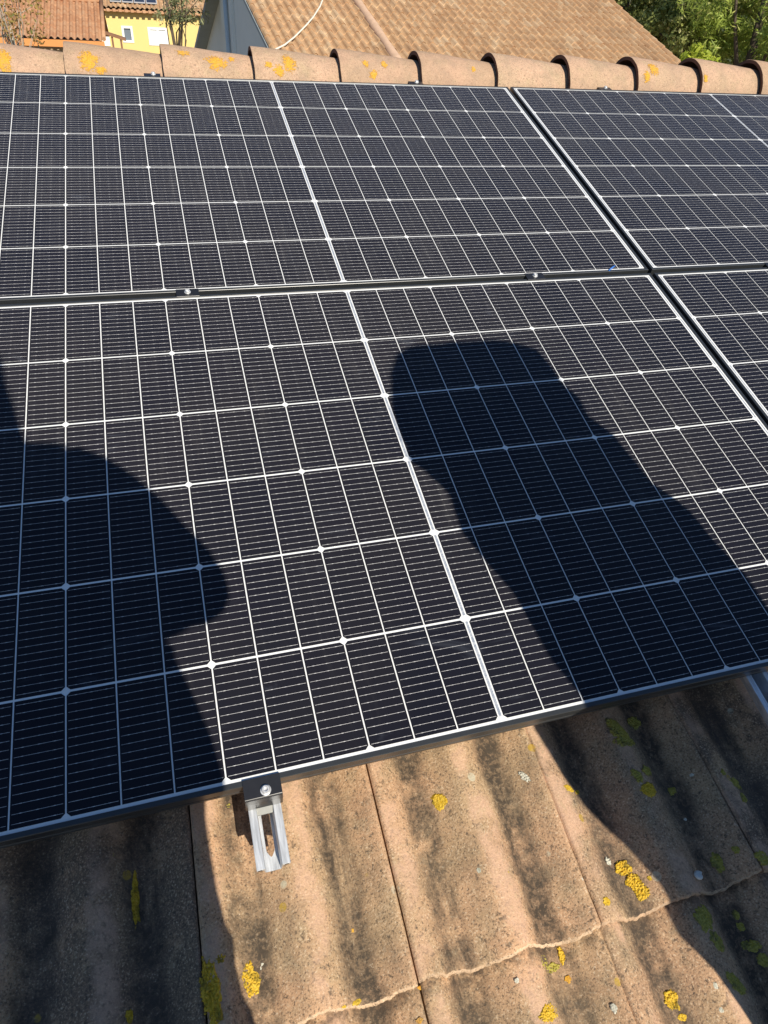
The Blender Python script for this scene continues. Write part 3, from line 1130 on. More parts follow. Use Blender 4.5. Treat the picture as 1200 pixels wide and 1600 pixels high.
# --- neighbour house with the big tan roof and shaded gable -------------
PHI = rad(4.0)
SL = rad(21.0)
E1 = Vector((2.39, 17.0, 0.17))
RUN_D, RUN_U, WID = 1.25, 5.2, 11.35
house = empty('neighbour_house', (E1.x, E1.y, GZ), (0, 0, PHI),
              'blue-grey gabled house with a broad tan barrel tiled roof beyond the ridge', 'house')
ez = E1.z - GZ
HR = (RUN_D + RUN_U)
slope_m = corrugated(WID, HR, SL, 0.225, 0.36, 0.066, 0.020)
o = link('roof_tiles', slope_m.mesh('roof_tiles', M['far_tile']), None, house, (0, -RUN_D, ez - RUN_D * math.tan(SL)), (0, 0, 0))
tag(o, kind='stuff')
rz = ez + RUN_U * math.tan(SL)
back_m = corrugated(WID, HR, SL, 0.225, 0.36, 0.066, 0.020, 4)
o = link('roof_tiles', back_m.mesh('roof_tiles', M['far_tile']), None, house, (WID, RUN_U + HR, ez - RUN_D * math.tan(SL)), (0, 0, math.pi))
tag(o, kind='stuff')
M['gable'] = simple('gable_render', (0.74, 0.76, 0.72), 0.9, 0, 0.08, 1.5)
M['soffit'] = simple('verge_board', (0.33, 0.36, 0.36), 0.8, 0, 0.15, 4)
lowz = ez - RUN_D * math.tan(SL) - 0.12
xg0, xg1 = 0.16, WID - 0.16
yf, yb = -RUN_D + 0.45, RUN_U + HR - 0.45
hz = lambda y: rz - abs(y - RUN_U) * math.tan(SL) - 0.10
mb = MB()
for x in (xg0, xg1):
    mb.add([(x, yf, 0), (x, yb, 0), (x, yb, hz(yb)), (x, RUN_U, rz - 0.10), (x, yf, hz(yf))], [(0, 1, 2, 3, 4)])
mb.add([(xg0, yf, 0), (xg1, yf, 0), (xg1, yf, hz(yf)), (xg0, yf, hz(yf))], [(0, 1, 2, 3)])
mb.add([(xg0, yb, 0), (xg1, yb, 0), (xg1, yb, hz(yb)), (xg0, yb, hz(yb))], [(0, 1, 2, 3)])
link('wall', mb.mesh('wall', M['gable']), None, house)
# verge boards of both slopes on the left gable
for s, (ya, yb2) in ((1, (-RUN_D, RUN_U)), (-1, (RUN_U + HR, RUN_U))):
    mb = MB()
    za, zb = rz - HR * math.tan(SL), rz
    d = [(ya, za - 0.06), (yb2, zb - 0.06), (yb2, zb - 0.20), (ya, za - 0.20)]
    if s > 0:
        d = [(ya, za - 0.02), (yb2, zb - 0.02), (yb2, zb - 0.10), (ya, za - 0.10)]
    mb.prism(d, -0.02 if s > 0 else -0.20, 0.02 if s > 0 else 0.155, axis=0)
    link('verge_board', mb.mesh('verge_board', M['soffit']), None, house)
# mortared verge tiles along the left front edge, chimney-breast strips and a downpipe on the gable
mb = MB()
mb.box(xg0 - 0.10, xg0 - 0.003, RUN_U - 0.2, RUN_U + 1.4, 0, hz(RUN_U + 1.4))
link('pilaster', mb.mesh('pilaster', M['gable']), None, house)
mb = MB()
for yy in (RUN_U + 0.15,):
    mb.tube([(xg0 - 0.17, yy, 0), (xg0 - 0.17, yy, hz(yy))], 0.06, 10)
M['pipe_grey'] = simple('pipe_grey', (0.48, 0.54, 0.56), 0.6)
link('downpipe', mb.mesh('downpipe', M['pipe_grey']), None, house)
mb = MB()
mb.tube([(-0.15, RUN_U, rz + 0.06), (WID + 0.02, RUN_U, rz + 0.06)], 0.11, 10)
link('ridge_cap', mb.mesh('ridge_cap', M['far_tile']), None, house)
# chimney pot seen at the top of the picture
HM = Matrix.Translation((E1.x, E1.y, GZ)) @ Matrix.Rotation(PHI, 4, 'Z')


def on_house_roof(px, py, lift=0.06):
    """world point where the pixel ray meets the front roof slope"""
    d = RM.to_3x3() @ Vector(ray_l(px, py))
    nrm = HM.to_3x3() @ Vector((0, -math.sin(SL), math.cos(SL)))
    p0 = E1 + Vector((0, 0, lift))
    return CW + d * ((p0 - CW).dot(nrm) / d.dot(nrm))


pts = [on_house_roof(x, y, 0.085) for x, y in ((420, 84), (427, 79), (445, 70), (460, 58), (478, 40), (490, 26), (500, 10), (507, -8), (513, -30))]
mb = MB()
mb.tube(pts, 0.019, 8)
M['cable'] = simple('cable_white', (0.72, 0.68, 0.58), 0.6)
tag(link('cable', mb.mesh('cable', M['cable'])), 'pale cable running loosely up the neighbouring tan tiled roof', 'cable')

# pale mortar strip running up the slope
HMI = HM.inverted()
pts = [HMI @ on_house_roof(x, y, 0.06) for x, y in ((632, 108), (618, 92), (604, 70), (586, 44), (570, 20), (556, 0), (536, -30))]
mb = MB()
mb.tube(pts, [0.11, 0.12, 0.10, 0.115, 0.10, 0.11, 0.1], 9)
M['strip'] = simple('mortar_strip', (0.56, 0.37, 0.25), 0.95, 0, 0.25, 7)
link('mortar_strip', mb.mesh('mortar_strip', M['strip']), None, house)

# --- yellow house -----------------------------------------------------------
YD = 46.0
yA, yB = at_y(148, 17, YD), at_y(330, 23, YD)
ye = (yA.z + yB.z) / 2
yel = empty('yellow_house', (yA.x - 6, YD, GZ), (0, 0, 0), 'bright yellow house with white framed windows and rooftop solar panels', 'house')
M['yellow'] = simple('yellow_render', (0.72, 0.55, 0.21), 0.85, 0, 0.05, 1.0)
M['frame_white'] = simple('window_frame_white', (0.78, 0.78, 0.76), 0.5)
t = NT('window_pane')
t.base((0.16, 0.19, 0.22))
M['pane'] = t.set(0.06)
ox, oy, oz = yA.x - 6, YD, GZ
Wy = (yB.x + 4) - ox
H = ye - GZ


def loc_y(px, py):
    p = at_y(px, py, YD)
    return p.x - ox, p.z - oz


wins = [loc_y(156, 38) + loc_y(173, 72), loc_y(189, 40) + loc_y(210, 67), loc_y(230, 42) + loc_y(264, 72)]
mb = MB()
# front wall with openings: vertical strips
xs = [0.0]
for a in wins:
    xs += [a[0], a[2]]
xs.append(Wy)
for i, (a, b) in enumerate(zip(xs, xs[1:])):
    if i % 2 == 0:
        mb.box(a, b, 0, 0.3, 0, H)
    else:
        w_ = wins[i // 2]
        z1, z0 = w_[1], w_[3]
        mb.box(a, b, 0, 0.3, 0, z0)
        mb.box(a, b, 0, 0.3, z1, H)
mb.box(0, 0.3, 0.302, 9, 0, H)
mb.box(Wy - 0.3, Wy, 0.302, 9, 0, H)
mb.box(0, Wy, 9.002, 9.3, 0, H)
link('wall', mb.mesh('wall', M['yellow']), None, yel)
for k, (x0, z1, x1, z0) in enumerate(wins):
    mb = MB()
    fw = 0.11
    mb.box(x0, x1, -0.03, 0.12, z0, z0 + fw)
    mb.box(x0, x1, -0.03, 0.12, z1 - fw, z1)
    mb.box(x0, x0 + fw, -0.03, 0.12, z0 + fw + .001, z1 - fw - .001)
    mb.box(x1 - fw, x1, -0.03, 0.12, z0 + fw + .001, z1 - fw - .001)
    if k == 2:
        mb.box((x0 + x1) / 2 - 0.05, (x0 + x1) / 2 + 0.05, -0.03, 0.12, z0 + fw + .001, z1 - fw - .001)
    f_ = link('window', mb.mesh('window', M['frame_white']), None, yel)
    mb = MB()
    mb.box(x0 + 0.02, x1 - 0.02, 0.05 if k == 1 else 0.02, 0.10, z0 + 0.02, z1 - 0.02)
    link('pane', mb.mesh('pane', M['pane'] if k == 1 else M['frame_white']), None, f_)
ys = rad(18)
rm_ = corrugated(Wy + 0.6, 5.0, ys, 0.24, 0.4, 0.06, 0.02, 6)
o = link('roof_tiles', rm_.mesh('roof_tiles', M['far_tile']), None, yel, (-0.3, -0.45, H + 0.12))
tag(o, kind='stuff')
mb = MB()
mb.box(-0.3, Wy + 0.3, -0.32, -0.003, H - 0.02, H + 0.06)
for i in range(int(Wy / 0.3)):
    mb.box(i * 0.3, i * 0.3 + 0.16, -0.42, -0.325, H - 0.04, H + 0.10)
link('cornice', mb.mesh('cornice', M['red_tile']), None, yel)
mb = MB()
tl = math.tan(ys)
mb.add([(-0.3, 4.5, H + 0.1 + 5 * tl), (Wy + .3, 4.5, H + 0.1 + 5 * tl), (Wy + .3, 9.6, H - 0.1), (-0.3, 9.6, H - 0.1)], [(0, 1, 2, 3)])
link('roof_back', mb.mesh('roof_back', M['far_tile']), None, yel)
# its own solar panels
M['far_pv'] = simple('far_panel_glass', (0.030, 0.034, 0.055), 0.12, 0, 0.2, 2)
M['far_edge'] = simple('far_panel_edge', (0.45, 0.46, 0.48), 0.4)
xl = loc_y(172, 8)[0]
xr = loc_y(247, 14)[0]
npv = 4
pw = (xr - xl) / npv
for k in range(npv):
    r_ = empty('rooftop_panel', (ox + xl + k * pw, oy + 0.05, oz + H + 0.38), (ys, 0, 0),
               ['leftmost', 'second from left', 'third from left', 'rightmost'][k] + ' of four dark solar panels on the yellow house roof', 'solar panel', 'solar panels on the yellow house')
    mb = MB()
    mb.box(0.02, pw - 0.02, 0, 2.2, 0, 0.05)
    link('panel_frame', mb.mesh('panel_frame', M['far_edge']), None, r_)
    mb = MB()
    mb.box(0.06, pw - 0.06, 0.04, 2.16, 0.0503, 0.056)
    link('panel_glass', mb.mesh('panel_glass', M['far_pv']), None, r_)

# --- red tiled shed in front of it -------------------------------------------
SD = 33.0
sL, sR, sT = at_y(-60, 64, SD), at_y(164, 64, SD), at_y(140, 3, SD + 3.6)
shed = empty('shed', (sL.x, SD, GZ), (0, 0, 0), 'low shed with reddish ribbed tile roof and orange fascia at the left', 'shed')
wS = sR.x - sL.x
hS = sR.z - GZ
runS = 3.6
slS = math.atan2(sT.z - sR.z, runS)
o = link('roof_tiles', corrugated(wS, runS, slS, 0.235, 0.5, 0.07, 0.012, 8).mesh('roof_tiles', M['red_tile']), None, shed, (0, 0, hS))
tag(o, kind='stuff')
M['fascia'] = simple('orange_fascia', (0.62, 0.25, 0.07), 0.7, 0, 0.1, 5)
mb = MB()
mb.box(0.03, wS - 0.03, 0.03, 0.09, hS - 0.25, hS - 0.02)
link('fascia', mb.mesh('fascia', M['fascia']), None, shed)
M['shed_wall'] = simple('shed_wall', (0.42, 0.33, 0.22), 0.9)
mb = MB()
mb.box(0.3, wS - 0.35, 0.6, 6.4, 0, hS - 0.05)
link('wall', mb.mesh('wall', M['shed_wall']), None, shed)
mb = MB()
yt = runS
mb.add([(0, yt, hS + runS * math.tan(slS)), (wS, yt, hS + runS * math.tan(slS)), (wS, yt + 3.4, hS), (0, yt + 3.4, hS)], [(0, 1, 2, 3)])
link('roof_back', mb.mesh('roof_back', M['red_tile']), None, shed)
mb = MB()
mb.tube([(0, yt, hS + runS * math.tan(slS) + 0.05), (wS, yt, hS + runS * math.tan(slS) + 0.05)], 0.09, 8)
mb.tube([(wS - 0.03, 0, hS + 0.06), (wS - 0.03, yt, hS + runS * math.tan(slS) + 0.06)], 0.08, 8)
link('ridge_cap', mb.mesh('ridge_cap', M['red_tile']), None, shed)

# flue pipe in front of the yellow house
f0, f1 = at_y(149, 34, 39), at_y(145, -12, 39)
mb = MB()
mb.tube([(0, 0, 0), (0, 0, f1.z - GZ)], 0.085, 12)
o = link('flue_pipe', mb.mesh('flue_pipe', mat_metal('flue_steel', (0.85, 0.86, 0.88), 0.3)), None, None, (f0.x, 39, GZ))
tag(o, 'shiny metal flue pipe rising in front of the yellow house', 'flue')

# lean-to porch
pA, pB = at_y(156, 47, 37), at_y(196, 60, 37)
porch = empty('porch', (pA.x, 37, GZ), (0, 0, 0), 'small brown sloping porch roof on thin posts before the yellow house', 'porch')
M['brown'] = simple('brown_wood', (0.24, 0.12, 0.065), 0.8, 0, 0.2, 6)
dz, dx = pB.z - pA.z, pB.x - pA.x
mb = MB()
mb.add([(0, 0, pA.z - GZ), (dx, 0, pB.z - GZ), (dx, 1.6, pB.z - GZ), (0, 1.6, pA.z - GZ), (0, 0, pA.z - GZ - .10), (dx, 0, pB.z - GZ - .10), (dx, 1.6, pB.z - GZ - .10), (0, 1.6, pA.z - GZ - .10)],
       [(0, 1, 2, 3), (4, 7, 6, 5), (0, 4, 5, 1), (1, 5, 6, 2), (2, 6, 7, 3), (3, 7, 4, 0)])
link('canopy', mb.mesh('canopy', M['brown']), None, porch)
for q in (0.45, 0.80):
    mb = MB()
    mb.box(dx * q - 0.04, dx * q + 0.04, 0.05, 0.13, 0, pA.z - GZ + dz * q - 0.1)
    link('post', mb.mesh('post', M['brown']), None, porch)


# ------------------------------------------------------------------ trees
M['bark'] = simple('bark', (0.085, 0.062, 0.045), 0.95, 0, 0.4, 12)
M['bark_pale'] = simple('bark_pale', (0.34, 0.30, 0.24), 0.9, 0, 0.25, 12)
M['pine'] = mat_leaf('pine_needles', (0.22, 0.29, 0.05), (0.46, 0.55, 0.11), (0.58, 0.58, 0.18))
M['oak'] = mat_leaf('oak_leaves', (0.17, 0.20, 0.05), (0.42, 0.44, 0.13), (0.56, 0.52, 0.23))
M['olive'] = mat_leaf('olive_leaves', (0.18, 0.20, 0.08), (0.34, 0.36, 0.18), (0.48, 0.46, 0.27))
M['lime'] = mat_leaf('lime_leaves', (0.34, 0.42, 0.04), (0.55, 0.58, 0.08), None, 0.4)
M['autumn'] = mat_leaf('autumn_leaves', (0.30, 0.17, 0.06), (0.48, 0.34, 0.10), (0.20, 0.24, 0.06), 0.35)


def leaf_cloud(clumps, per, size, aspect, seed, spread=1.0):
    """leaf quads scattered round clump centres -> (verts, faces)"""
    r = np.random.default_rng(seed)
    C = np.array([c[:3] for c in clumps], float)
    S = np.array([c[3] for c in clumps], float)
    n = len(clumps) * per
    idx = np.repeat(np.arange(len(clumps)), per)
    d = r.normal(size=(n, 3))
    d /= np.linalg.norm(d, axis=1)[:, None]
    rr = r.random(n) ** 0.45
    P = C[idx] + d * (rr * S[idx])[:, None] * np.array([1, 1, 0.72]) * spread
    nm = r.normal(size=(n, 3)) * 0.55 + d + np.array([0, 0, 0.35])
    nm /= np.linalg.norm(nm, axis=1)[:, None]
    a = np.cross(nm, r.normal(size=(n, 3)))
    a /= np.linalg.norm(a, axis=1)[:, None]
    b = np.cross(nm, a)
    s = size * (0.6 + 0.8 * r.random(n))
    A = a * s[:, None]
    B = b * (s * aspect)[:, None]
    V = np.stack([P - A, P + B, P + A, P - B], 1).reshape(-1, 3)
    F = np.arange(4 * n).reshape(-1, 4)
    return V, F


def cloud_mesh(name, V, F, mat):
    me = bpy.data.meshes.new(name)
    me.from_pydata(V.tolist(), [], F.tolist())
    me.materials.append(mat)
    return me


def tree(name, base, height, crown_r, crown_z, n_clump, per, leaf, aspect, mat, bark, label, cat, seed, group=None,
         clump_r=(0.5, 0.9), trunk_r=0.18, shape=(1, 1, 0.8), limbs=7):
    rr = random.Random(seed)
    root = empty(name, base, (0, 0, 0), label, cat, group)
    clumps = []
    for i in range(n_clump):
        while True:
            p = Vector((rr.uniform(-1, 1), rr.uniform(-1, 1), rr.uniform(-1, 1)))
            if 0.25 < p.length < 1:
                break
        p = Vector((p.x * crown_r * shape[0], p.y * crown_r * shape[1], crown_z + p.z * crown_r * shape[2]))
        clumps.append((p.x, p.y, p.z, rr.uniform(*clump_r)))
    mbx = MB()
    bend = Vector((rr.uniform(-.4, .4), rr.uniform(-.4, .4), 0))
    top = Vector((0, 0, crown_z)) + bend
    mbx.tube([(0, 0, -0.2), bend * 0.2 + Vector((0, 0, crown_z * 0.35)), bend * 0.6 + Vector((0, 0, crown_z * 0.7)), top],
             [trunk_r * 1.3, trunk_r, trunk_r * 0.75, trunk_r * 0.4], 9)
    link('trunk', mbx.mesh('trunk', bark), None, root)
    mbx = MB()
    for k in range(limbs):
        c = clumps[(k * 7) % len(clumps)]
        st = Vector((0, 0, crown_z * rr.uniform(0.4, 0.8))) + bend * 0.6
        en = Vector(c[:3])
        mid = st.lerp(en, 0.5) + Vector((rr.uniform(-.3, .3), rr.uniform(-.3, .3), rr.uniform(-.1, .4)))
        mbx.tube([st, mid, en], [trunk_r * 0.42, trunk_r * 0.26, trunk_r * 0.08], 6)
    link('limb', mbx.mesh('limb', bark), None, root)
    V, F = leaf_cloud(clumps, per, leaf, aspect, seed)
    link('crown', cloud_mesh('crown', V, F, mat), None, root)
    return root


def base_at(px, py, Y):
    p = at_y(px, py, Y)
    return (p.x, p.y, GZ)


tree('pine_tree', base_at(1195, 40, 27), 9, 3.6, 6.6, 60, 300, 0.17, 0.14, M['pine'], M['bark'],
     'large bright green pine tree at the right edge behind the tan roof', 'tree', 11, clump_r=(0.5, 1.0), trunk_r=0.26)
tree('oak_tree', base_at(1085, 30, 31), 9, 3.3, 6.0, 70, 420, 0.085, 0.55, M['oak'], M['bark'],
     'dark dense evergreen tree between the tan roof verge and the pine', 'tree', 23, clump_r=(0.4, 0.8), trunk_r=0.22)
tree('oak_tree', base_at(985, -20, 34), 10, 3.4, 7.0, 60, 420, 0.085, 0.55, M['oak'], M['bark'],
     'dark evergreen tree rising just behind the right end of the tan roof', 'tree', 29, clump_r=(0.4, 0.9), trunk_r=0.22)
tree('oak_tree', base_at(1270, 60, 31), 9, 3.6, 5.4, 60, 420, 0.09, 0.55, M['oak'], M['bark'],
     'broad dark tree partly cut off by the right edge behind the pine', 'tree', 31, clump_r=(0.5, 0.9), trunk_r=0.24)
tree('shrub', base_at(1090, 80, 23), 4.6, 0.75, 4.25, 16, 90, 0.09, 0.5, M['lime'], M['bark'],
     'bright yellow-green leafy shrub beside the right end of the tan roof', 'shrub', 41, clump_r=(0.15, 0.34), trunk_r=0.05, limbs=5)
tree('olive_tree', base_at(282, 20, 24), 6, 0.95, 5.5, 26, 90, 0.075, 0.22, M['olive'], M['bark'],
     'loose grey-green olive tree in front of the yellow house', 'tree', 51, clump_r=(0.2, 0.45), trunk_r=0.07, shape=(0.85, 0.85, 0.8), limbs=10)
tree('bare_tree', base_at(22, 30, 22), 6, 1.0, 5.0, 26, 34, 0.05, 0.45, M['autumn'], M['bark_pale'],
     'nearly bare pale-twigged tree with a few brown leaves at the left edge', 'tree', 61, clump_r=(0.2, 0.4), trunk_r=0.05, shape=(0.9, 0.9, 0.8), limbs=22)
for k, (px, d, s) in enumerate(((40, 62, 71), (120, 66, 72), (330, 70, 73), (235, 72, 74))):
    tree('evergreen_tree', base_at(px, -10, d), 10, 4.5, 7.0, 50, 220, 0.16, 0.5, M['oak'], M['bark'],
         ['dark tree far behind the shed at the top left corner', 'dark tree far behind the shed, just left of the yellow house',
          'dark tree far behind the olive tree and the blue-grey gable', 'dark tree rising far behind the yellow house'][k], 'tree', s, 'far trees behind the houses', clump_r=(0.7, 1.3), trunk_r=0.3)

# ------------------------------------------------------------------ the two people who cast the shadows
FW = Vector((-0.198, 0.980, 0)).normalized()
RT = Vector((0.980, 0.198, 0)).normalized()


def BP(x, df, dz):
    return CW + RT * x + FW * df + Vector((0, 0, dz))


def capsule(bm, a, b, ra, rb, flat=1.0):
    """tapered rounded limb between two points; flat squashes it front to back"""
    a, b = Vector(a), Vector(b)
    d = (b - a)
    L = d.length
    q = d.normalized() if L > 1e-6 else Vector((0, 0, 1))
    x = RT - q * RT.dot(q)
    if x.length < 0.1:
        x = FW - q * FW.dot(q)
    x.normalize()
    y = q.cross(x)
    seg, rings = 20, []
    prof = []
    for k in range(6):
        th = -math.pi / 2 + (math.pi / 2) * k / 5
        prof.append((math.sin(th) * ra, math.cos(th) * ra, 0))
    for k in range(6):
        th = (math.pi / 2) * k / 5
        prof.append((L + math.sin(th) * rb, math.cos(th) * rb, 1))
    vs = []
    for h, r, _ in prof:
        ring = []
        for s in range(seg):
            t_ = 2 * math.pi * s / seg
            ring.append(bm.verts.new(a + q * h + x * (max(r, 1e-4) * math.cos(t_)) + y * (max(r, 1e-4) * flat * math.sin(t_))))
        vs.append(ring)
    for i in range(len(vs) - 1):
        for s in range(seg):
            s2 = (s + 1) % seg
            bm.faces.new((vs[i][s], vs[i][s2], vs[i + 1][s2], vs[i + 1][s]))
    bm.faces.new(vs[0][::-1])
    bm.faces.new(vs[-1])


M['skin'] = simple('skin', (0.55, 0.34, 0.24), 0.5, 0, 0.08, 30)
M['jacket'] = simple('work_jacket', (0.06, 0.07, 0.10), 0.9, 0, 0.2, 40)
M['trousers'] = simple('work_trousers', (0.07, 0.08, 0.10), 0.9, 0, 0.2, 40)
M['boots'] = simple('boots', (0.05, 0.04, 0.03), 0.7, 0, 0.2, 40)
M['hair'] = simple('hair', (0.04, 0.03, 0.02), 0.8, 0, 0.3, 60)


def make_person(limbs, label, hair_at, xmid=0.0, left=None, right=None):
    """limbs: (a, b, ra, rb, flat, material index) -> one continuous remeshed body"""
    bm = bmesh.new()
    for a, b, ra, rb, fl, mi in limbs:
        capsule(bm, BP(*a), BP(*b), ra, rb, fl)
    me = bpy.data.meshes.new('body_raw')
    bm.to_mesh(me)
    bm.free()
    tmp = bpy.data.objects.new('body_raw', me)
    COL.objects.link(tmp)
    md = tmp.modifiers.new('r', 'REMESH')
    md.mode = 'VOXEL'
    md.voxel_size = 0.0075
    ms = tmp.modifiers.new('s', 'SMOOTH')
    ms.iterations = 3
    dg = bpy.context.evaluated_depsgraph_get()
    dg.update()
    body = bpy.data.meshes.new_from_object(tmp.evaluated_get(dg))
    bpy.data.objects.remove(tmp)
    body.name = 'body'
    body.materials.clear()
    for k in ('skin', 'jacket', 'trousers', 'boots'):
        body.materials.append(M[k])
    co = np.empty(len(body.vertices) * 3)
    body.vertices.foreach_get('co', co)
    co = co.reshape(-1, 3)
    # stretch the body so its cast shadow takes the wanted outline (width by height, seen along the sun)
    e1 = np.array(RT)
    dd = np.array(SUN_D)
    e2 = np.cross(e1, dd)
    rel = co - np.array(CW)
    sx, sy = rel @ e1, rel @ e2
    for prof, sg in ((left, -1), (right, 1)):
        if not prof:
            continue
        ty = np.array([q[1] for q in prof])[::-1]
        tx = np.array([q[0] for q in prof])[::-1]
        nb = np.floor((sy - sy.min()) / 0.010).astype(int)
        ext = np.full(nb.max() + 1, 0.0)
        np.maximum.at(ext, nb, sg * (sx - xmid))
        want = sg * (np.interp(sy, ty, tx) - xmid)
        have = np.maximum(np.interp(sy, sy.min() + 0.010 * (np.arange(len(ext)) + 0.5), ext), 0.03)
        fac = np.clip(want / have, 0.6, 1.5)
        edge = np.clip(np.minimum(sy - ty[0] + 0.06, ty[-1] + 0.03 - sy) / 0.03, 0, 1)
        fac = 1 + (fac - 1) * edge
        k = sg * (sx - xmid) > 0
        co[k] += e1[None, :] * ((sx - xmid) * (fac - 1))[k][:, None]
    body_co = co.copy()
    best = np.full(len(co), 1e9)
    mi_v = np.zeros(len(co), int)
    for a, b, ra, rb, fl, mi in limbs:
        A, B = np.array(BP(*a)), np.array(BP(*b))
        d = B - A
        s = np.clip(((co - A) @ d) / max(d @ d, 1e-9), 0, 1)
        dist = np.linalg.norm(co - A - s[:, None] * d, axis=1) - (ra + (rb - ra) * s)
        k = dist < best
        best[k] = dist[k]
        mi_v[k] = mi
    body.polygons.foreach_set('material_index', [int(mi_v[p.vertices[0]]) for p in body.polygons])
    body.polygons.foreach_set('use_smooth', [True] * len(body.polygons))
    body.vertices.foreach_set('co', body_co.reshape(-1))
    body.update()
    root = empty('person', (0, 0, 0), (0, 0, 0), label, 'person')
    link('body', body, None, root)
    bm = bmesh.new()
    for a, b, ra, rb, fl in hair_at:
        capsule(bm, BP(*a), BP(*b), ra, rb, fl)
    hm = bpy.data.meshes.new('hair')
    bm.to_mesh(hm)
    bm.free()
    link('hair', hm, M['hair'], root)
    return root


def hand_limbs(wrist, palm, tips, thumb):
    out = [(wrist, palm, 0.028, 0.036, 0.6, 0)]
    for kn, mid, tip in tips:
        out += [(palm, kn, 0.016, 0.011, 1, 0), (kn, mid, 0.0105, 0.0095, 1, 0), (mid, tip, 0.0095, 0.0075, 1, 0)]
    out += [(palm, thumb[0], 0.018, 0.0125, 1, 0), (thumb[0], thumb[1], 0.0125, 0.0095, 1, 0)]
    return out


def roof_dz(x, df):
    p = BP(x, df, 0)
    return p.y * math.tan(TH) - 0.104 / math.cos(TH) - CW.z


# photographer: stands just behind the camera, right elbow out, phone held before the chest
xc = -0.135
hipz = -0.36
L1 = []
for s in (-1, 1):
    fz = roof_dz(xc + s * 0.105, -0.16)
    L1 += [((xc + s * 0.100, -0.14, hipz), (xc + s * 0.105, -0.13, hipz - 0.43), 0.118, 0.105, 1, 2),
           ((xc + s * 0.105, -0.13, hipz - 0.43), (xc + s * 0.11, -0.18, fz + 0.10), 0.105, 0.098, 1, 2),
           ((xc + s * 0.11, -0.20, fz + 0.05), (xc + s * 0.12, -0.02, fz + 0.055), 0.048, 0.038, 1, 3)]
L1 += [((xc - 0.06, -0.14, hipz), (xc + 0.06, -0.14, hipz), 0.135, 0.135, 0.85, 2),
       ((xc, -0.14, hipz + 0.00), (xc, -0.13, hipz + 0.30), 0.235, 0.225, 0.58, 1),
       ((xc, -0.13, hipz + 0.28), (xc, -0.12, hipz + 0.46), 0.205, 0.195, 0.6, 1),
       ((xc - 0.15, -0.12, 0.185), (xc + 0.15, -0.12, 0.185), 0.072, 0.072, 0.9, 1),
       ((xc, -0.12, 0.20), (xc, -0.10, 0.30), 0.085, 0.058, 0.95, 1),
       ((xc, -0.10, 0.27), (xc, -0.08, 0.36), 0.055, 0.055, 1, 0),
       ((xc, -0.06, 0.37), (xc, -0.075, 0.47), 0.066, 0.084, 1.1, 0),
       ((xc, 0.000, 0.40), (xc, 0.030, 0.385), 0.016, 0.014, 1, 0),
       ((xc - 0.075, -0.08, 0.42), (xc - 0.083, -0.085, 0.435), 0.016, 0.014, 1, 0),
       ((xc + 0.075, -0.08, 0.42), (xc + 0.083, -0.085, 0.435), 0.016, 0.014, 1, 0)]
for s in (-1, 1):
    sh = (xc + s * 0.175, -0.12, 0.175)
    el = (xc + s * 0.287, -0.10, -0.105)
    wr = (s * 0.075, -0.075, -0.065)
    pm = (s * 0.062, -0.045, -0.020)
    L1 += [(sh, el, 0.068, 0.054, 1, 1), (el, wr, 0.058, 0.040, 1, 1),
           ((xc + s * 0.24, -0.10, -0.12), (xc + s * 0.15, -0.11, -0.13), 0.05, 0.05, 1, 1)]
    fing = []
    for k in range(4):
        z0 = 0.035 - k * 0.021
        kn = (s * 0.062, -0.030 + 0.004 * k, z0)
        fing.append((kn, (s * 0.046, -0.014 - 0.018, z0 + 0.004), (s * 0.026, -0.036, z0 + 0.008)))
    L1 += hand_limbs(wr, pm, fing, ((s * 0.052, -0.070, 0.010), (s * 0.030, -0.072, 0.022)))
make_person(L1, 'person in a dark jacket standing behind the camera holding up a phone with both hands',
            [((xc, -0.085, 0.50), (xc, -0.105, 0.46), 0.088, 0.086, 1.1), ((xc, -0.115, 0.47), (xc + 0.005, -0.14, 0.27), 0.086, 0.092, 0.8)],
            xc, None, [(-.055,.348),(-.049,.255),(-.038,.196),(.005,.186),(.046,.163),(.092,.118),(.13,.069),(.159,.017),(.187,-.05),(.206,-.09),(.214,-.126),(.209,-.168),(.194,-.190),(.163,-.202),(.100,-.208),(.094,-.235),(.102,-.283),(.108,-.345),(.106,-.402),(.075,-.476),(.066,-.52),(.06,-.558),(.058,-.595),(.063,-.615),(.055,-.639),(.053,-.672),(.058,-.688)])

# phone: camera sits just in front of its lens
mb = MB()
mb.box(-0.037, 0.037, -0.120, 0.035, 0.006, 0.0145)
phm = mb.mesh('phone', simple('phone_black', (0.02, 0.02, 0.022), 0.2), 0.003, 2)
ph = link('phone', phm)
ph.matrix_world = cam.matrix_world
tag(ph, 'black phone held upright in both hands of the person behind the camera', 'phone')

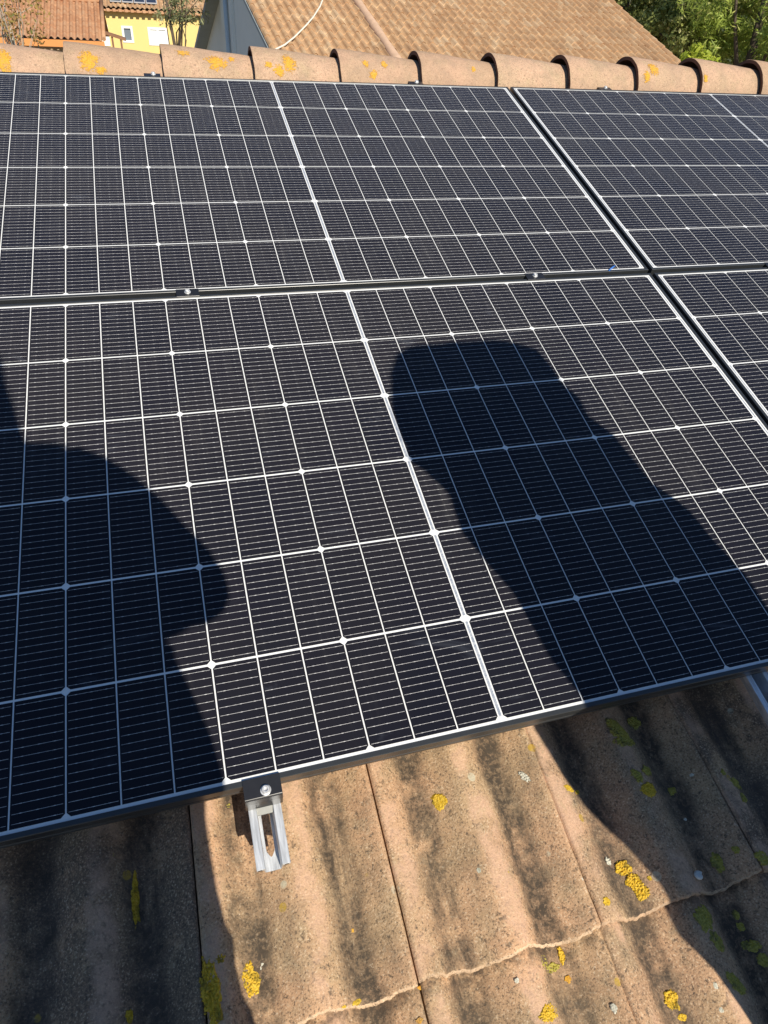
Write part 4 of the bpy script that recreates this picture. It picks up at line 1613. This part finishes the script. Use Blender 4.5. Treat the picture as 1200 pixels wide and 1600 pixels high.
# second person: bent forward, head hanging, arms down
xc2 = 0.893
L2 = []
for s in (-1, 1):
    fz = roof_dz(xc2 + s * 0.13, -0.36)
    L2 += [((xc2 + s * 0.115, -0.34, -0.42), (xc2 + s * 0.115, -0.30, -0.80), 0.128, 0.115, 1, 2),
           ((xc2 + s * 0.115, -0.30, -0.80), (xc2 + s * 0.115, -0.38, fz + 0.10), 0.115, 0.105, 1, 2),
           ((xc2 + s * 0.14, -0.40, fz + 0.05), (xc2 + s * 0.15, -0.22, fz + 0.06), 0.05, 0.04, 1, 3),
           ((xc2 + s * 0.15, -0.05, 0.16), (xc2 + s * 0.18, -0.06, -0.17), 0.080, 0.070, 1, 1),
           ((xc2 + s * 0.185, -0.06, -0.17), (xc2 + s * 0.172, 0.02, -0.42), 0.070, 0.055, 1, 1)]
    wr, pm = (xc2 + s * 0.165, 0.02, -0.42), (xc2 + s * 0.155, 0.04, -0.48)
    fing = []
    for k in range(4):
        y0 = 0.015 + k * 0.02
        fing.append(((xc2 + s * 0.15, y0 + 0.01, -0.515), (xc2 + s * 0.138, y0 + 0.015, -0.548), (xc2 + s * 0.12, y0 + 0.018, -0.565)))
    L2 += hand_limbs(wr, pm, fing, ((xc2 + s * 0.125, 0.06, -0.49), (xc2 + s * 0.11, 0.065, -0.52)))
L2 += [((xc2 - 0.07, -0.34, -0.42), (xc2 + 0.07, -0.34, -0.42), 0.145, 0.145, 0.85, 2),
       ((xc2, -0.33, -0.36), (xc2, -0.18, -0.06), 0.225, 0.225, 0.65, 1),
       ((xc2, -0.18, -0.06), (xc2, -0.09, 0.04), 0.225, 0.205, 0.62, 1),
       ((xc2 - 0.105, -0.05, 0.222), (xc2 + 0.12, -0.05, 0.198), 0.088, 0.085, 0.9, 1),
       ((xc2, -0.02, 0.15), (xc2, 0.08, 0.10), 0.075, 0.055, 1, 1),
       ((xc2, 0.08, 0.12), (xc2, 0.14, 0.06), 0.056, 0.055, 1, 0),
       ((xc2, 0.15, 0.06), (xc2, 0.20, -0.01), 0.085, 0.066, 1.1, 0),
       ((xc2, 0.25, 0.01), (xc2, 0.27, -0.01), 0.015, 0.013, 1, 0)]
for x_, df_, dz_, r_ in ((-0.221, -0.05, 0.012, 0.036), (-0.205, -0.05, -0.17, 0.036), (-0.19, -0.06, -0.235, 0.04), (0.192, -0.05, -0.048, 0.032),
                         (0.172, -0.05, 0.065, 0.036), (0.205, -0.05, -0.255, 0.042), (0.198, -0.02, -0.38, 0.05), (-0.175, -0.03, 0.235, 0.03), (0.17, -0.05, 0.215, 0.034)):
    L2.append(((xc2 + x_, df_, dz_), (xc2 + x_ * 0.93, df_, dz_ - 0.03), r_, r_ * 0.9, 1, 1))  # small bumps added to notch the edge of the cast shadow
make_person(L2, 'person in dark work clothes bending forward beside the photographer, arms hanging down',
            [((xc2, 0.135, 0.075), (xc2, 0.17, 0.055), 0.088, 0.088, 1.05)],
            xc2, [(.803,.246),(.748,.224),(.706,.171),(.667,.096),(.651,.037),(.638,-.019),(.652,-.043),(.674,-.097),(.652,-.17),(.662,-.234),(.675,-.29),(.667,-.4),(.679,-.462),(.635,-.525),(.641,-.602),(.657,-.658),(.679,-.711),(.687,-.757),(.676,-.82),(.689,-.857),(.694,-.912)],
            [(1.0,.225),(1.053,.204),(1.101,.171),(1.099,.124),(1.091,.071),(1.103,.033),(1.088,-.014),(1.11,-.068),(1.107,-.1),(1.107,-.146),(1.105,-.182),(1.123,-.216),(1.135,-.254),(1.131,-.32),(1.139,-.373),(1.125,-.442)])
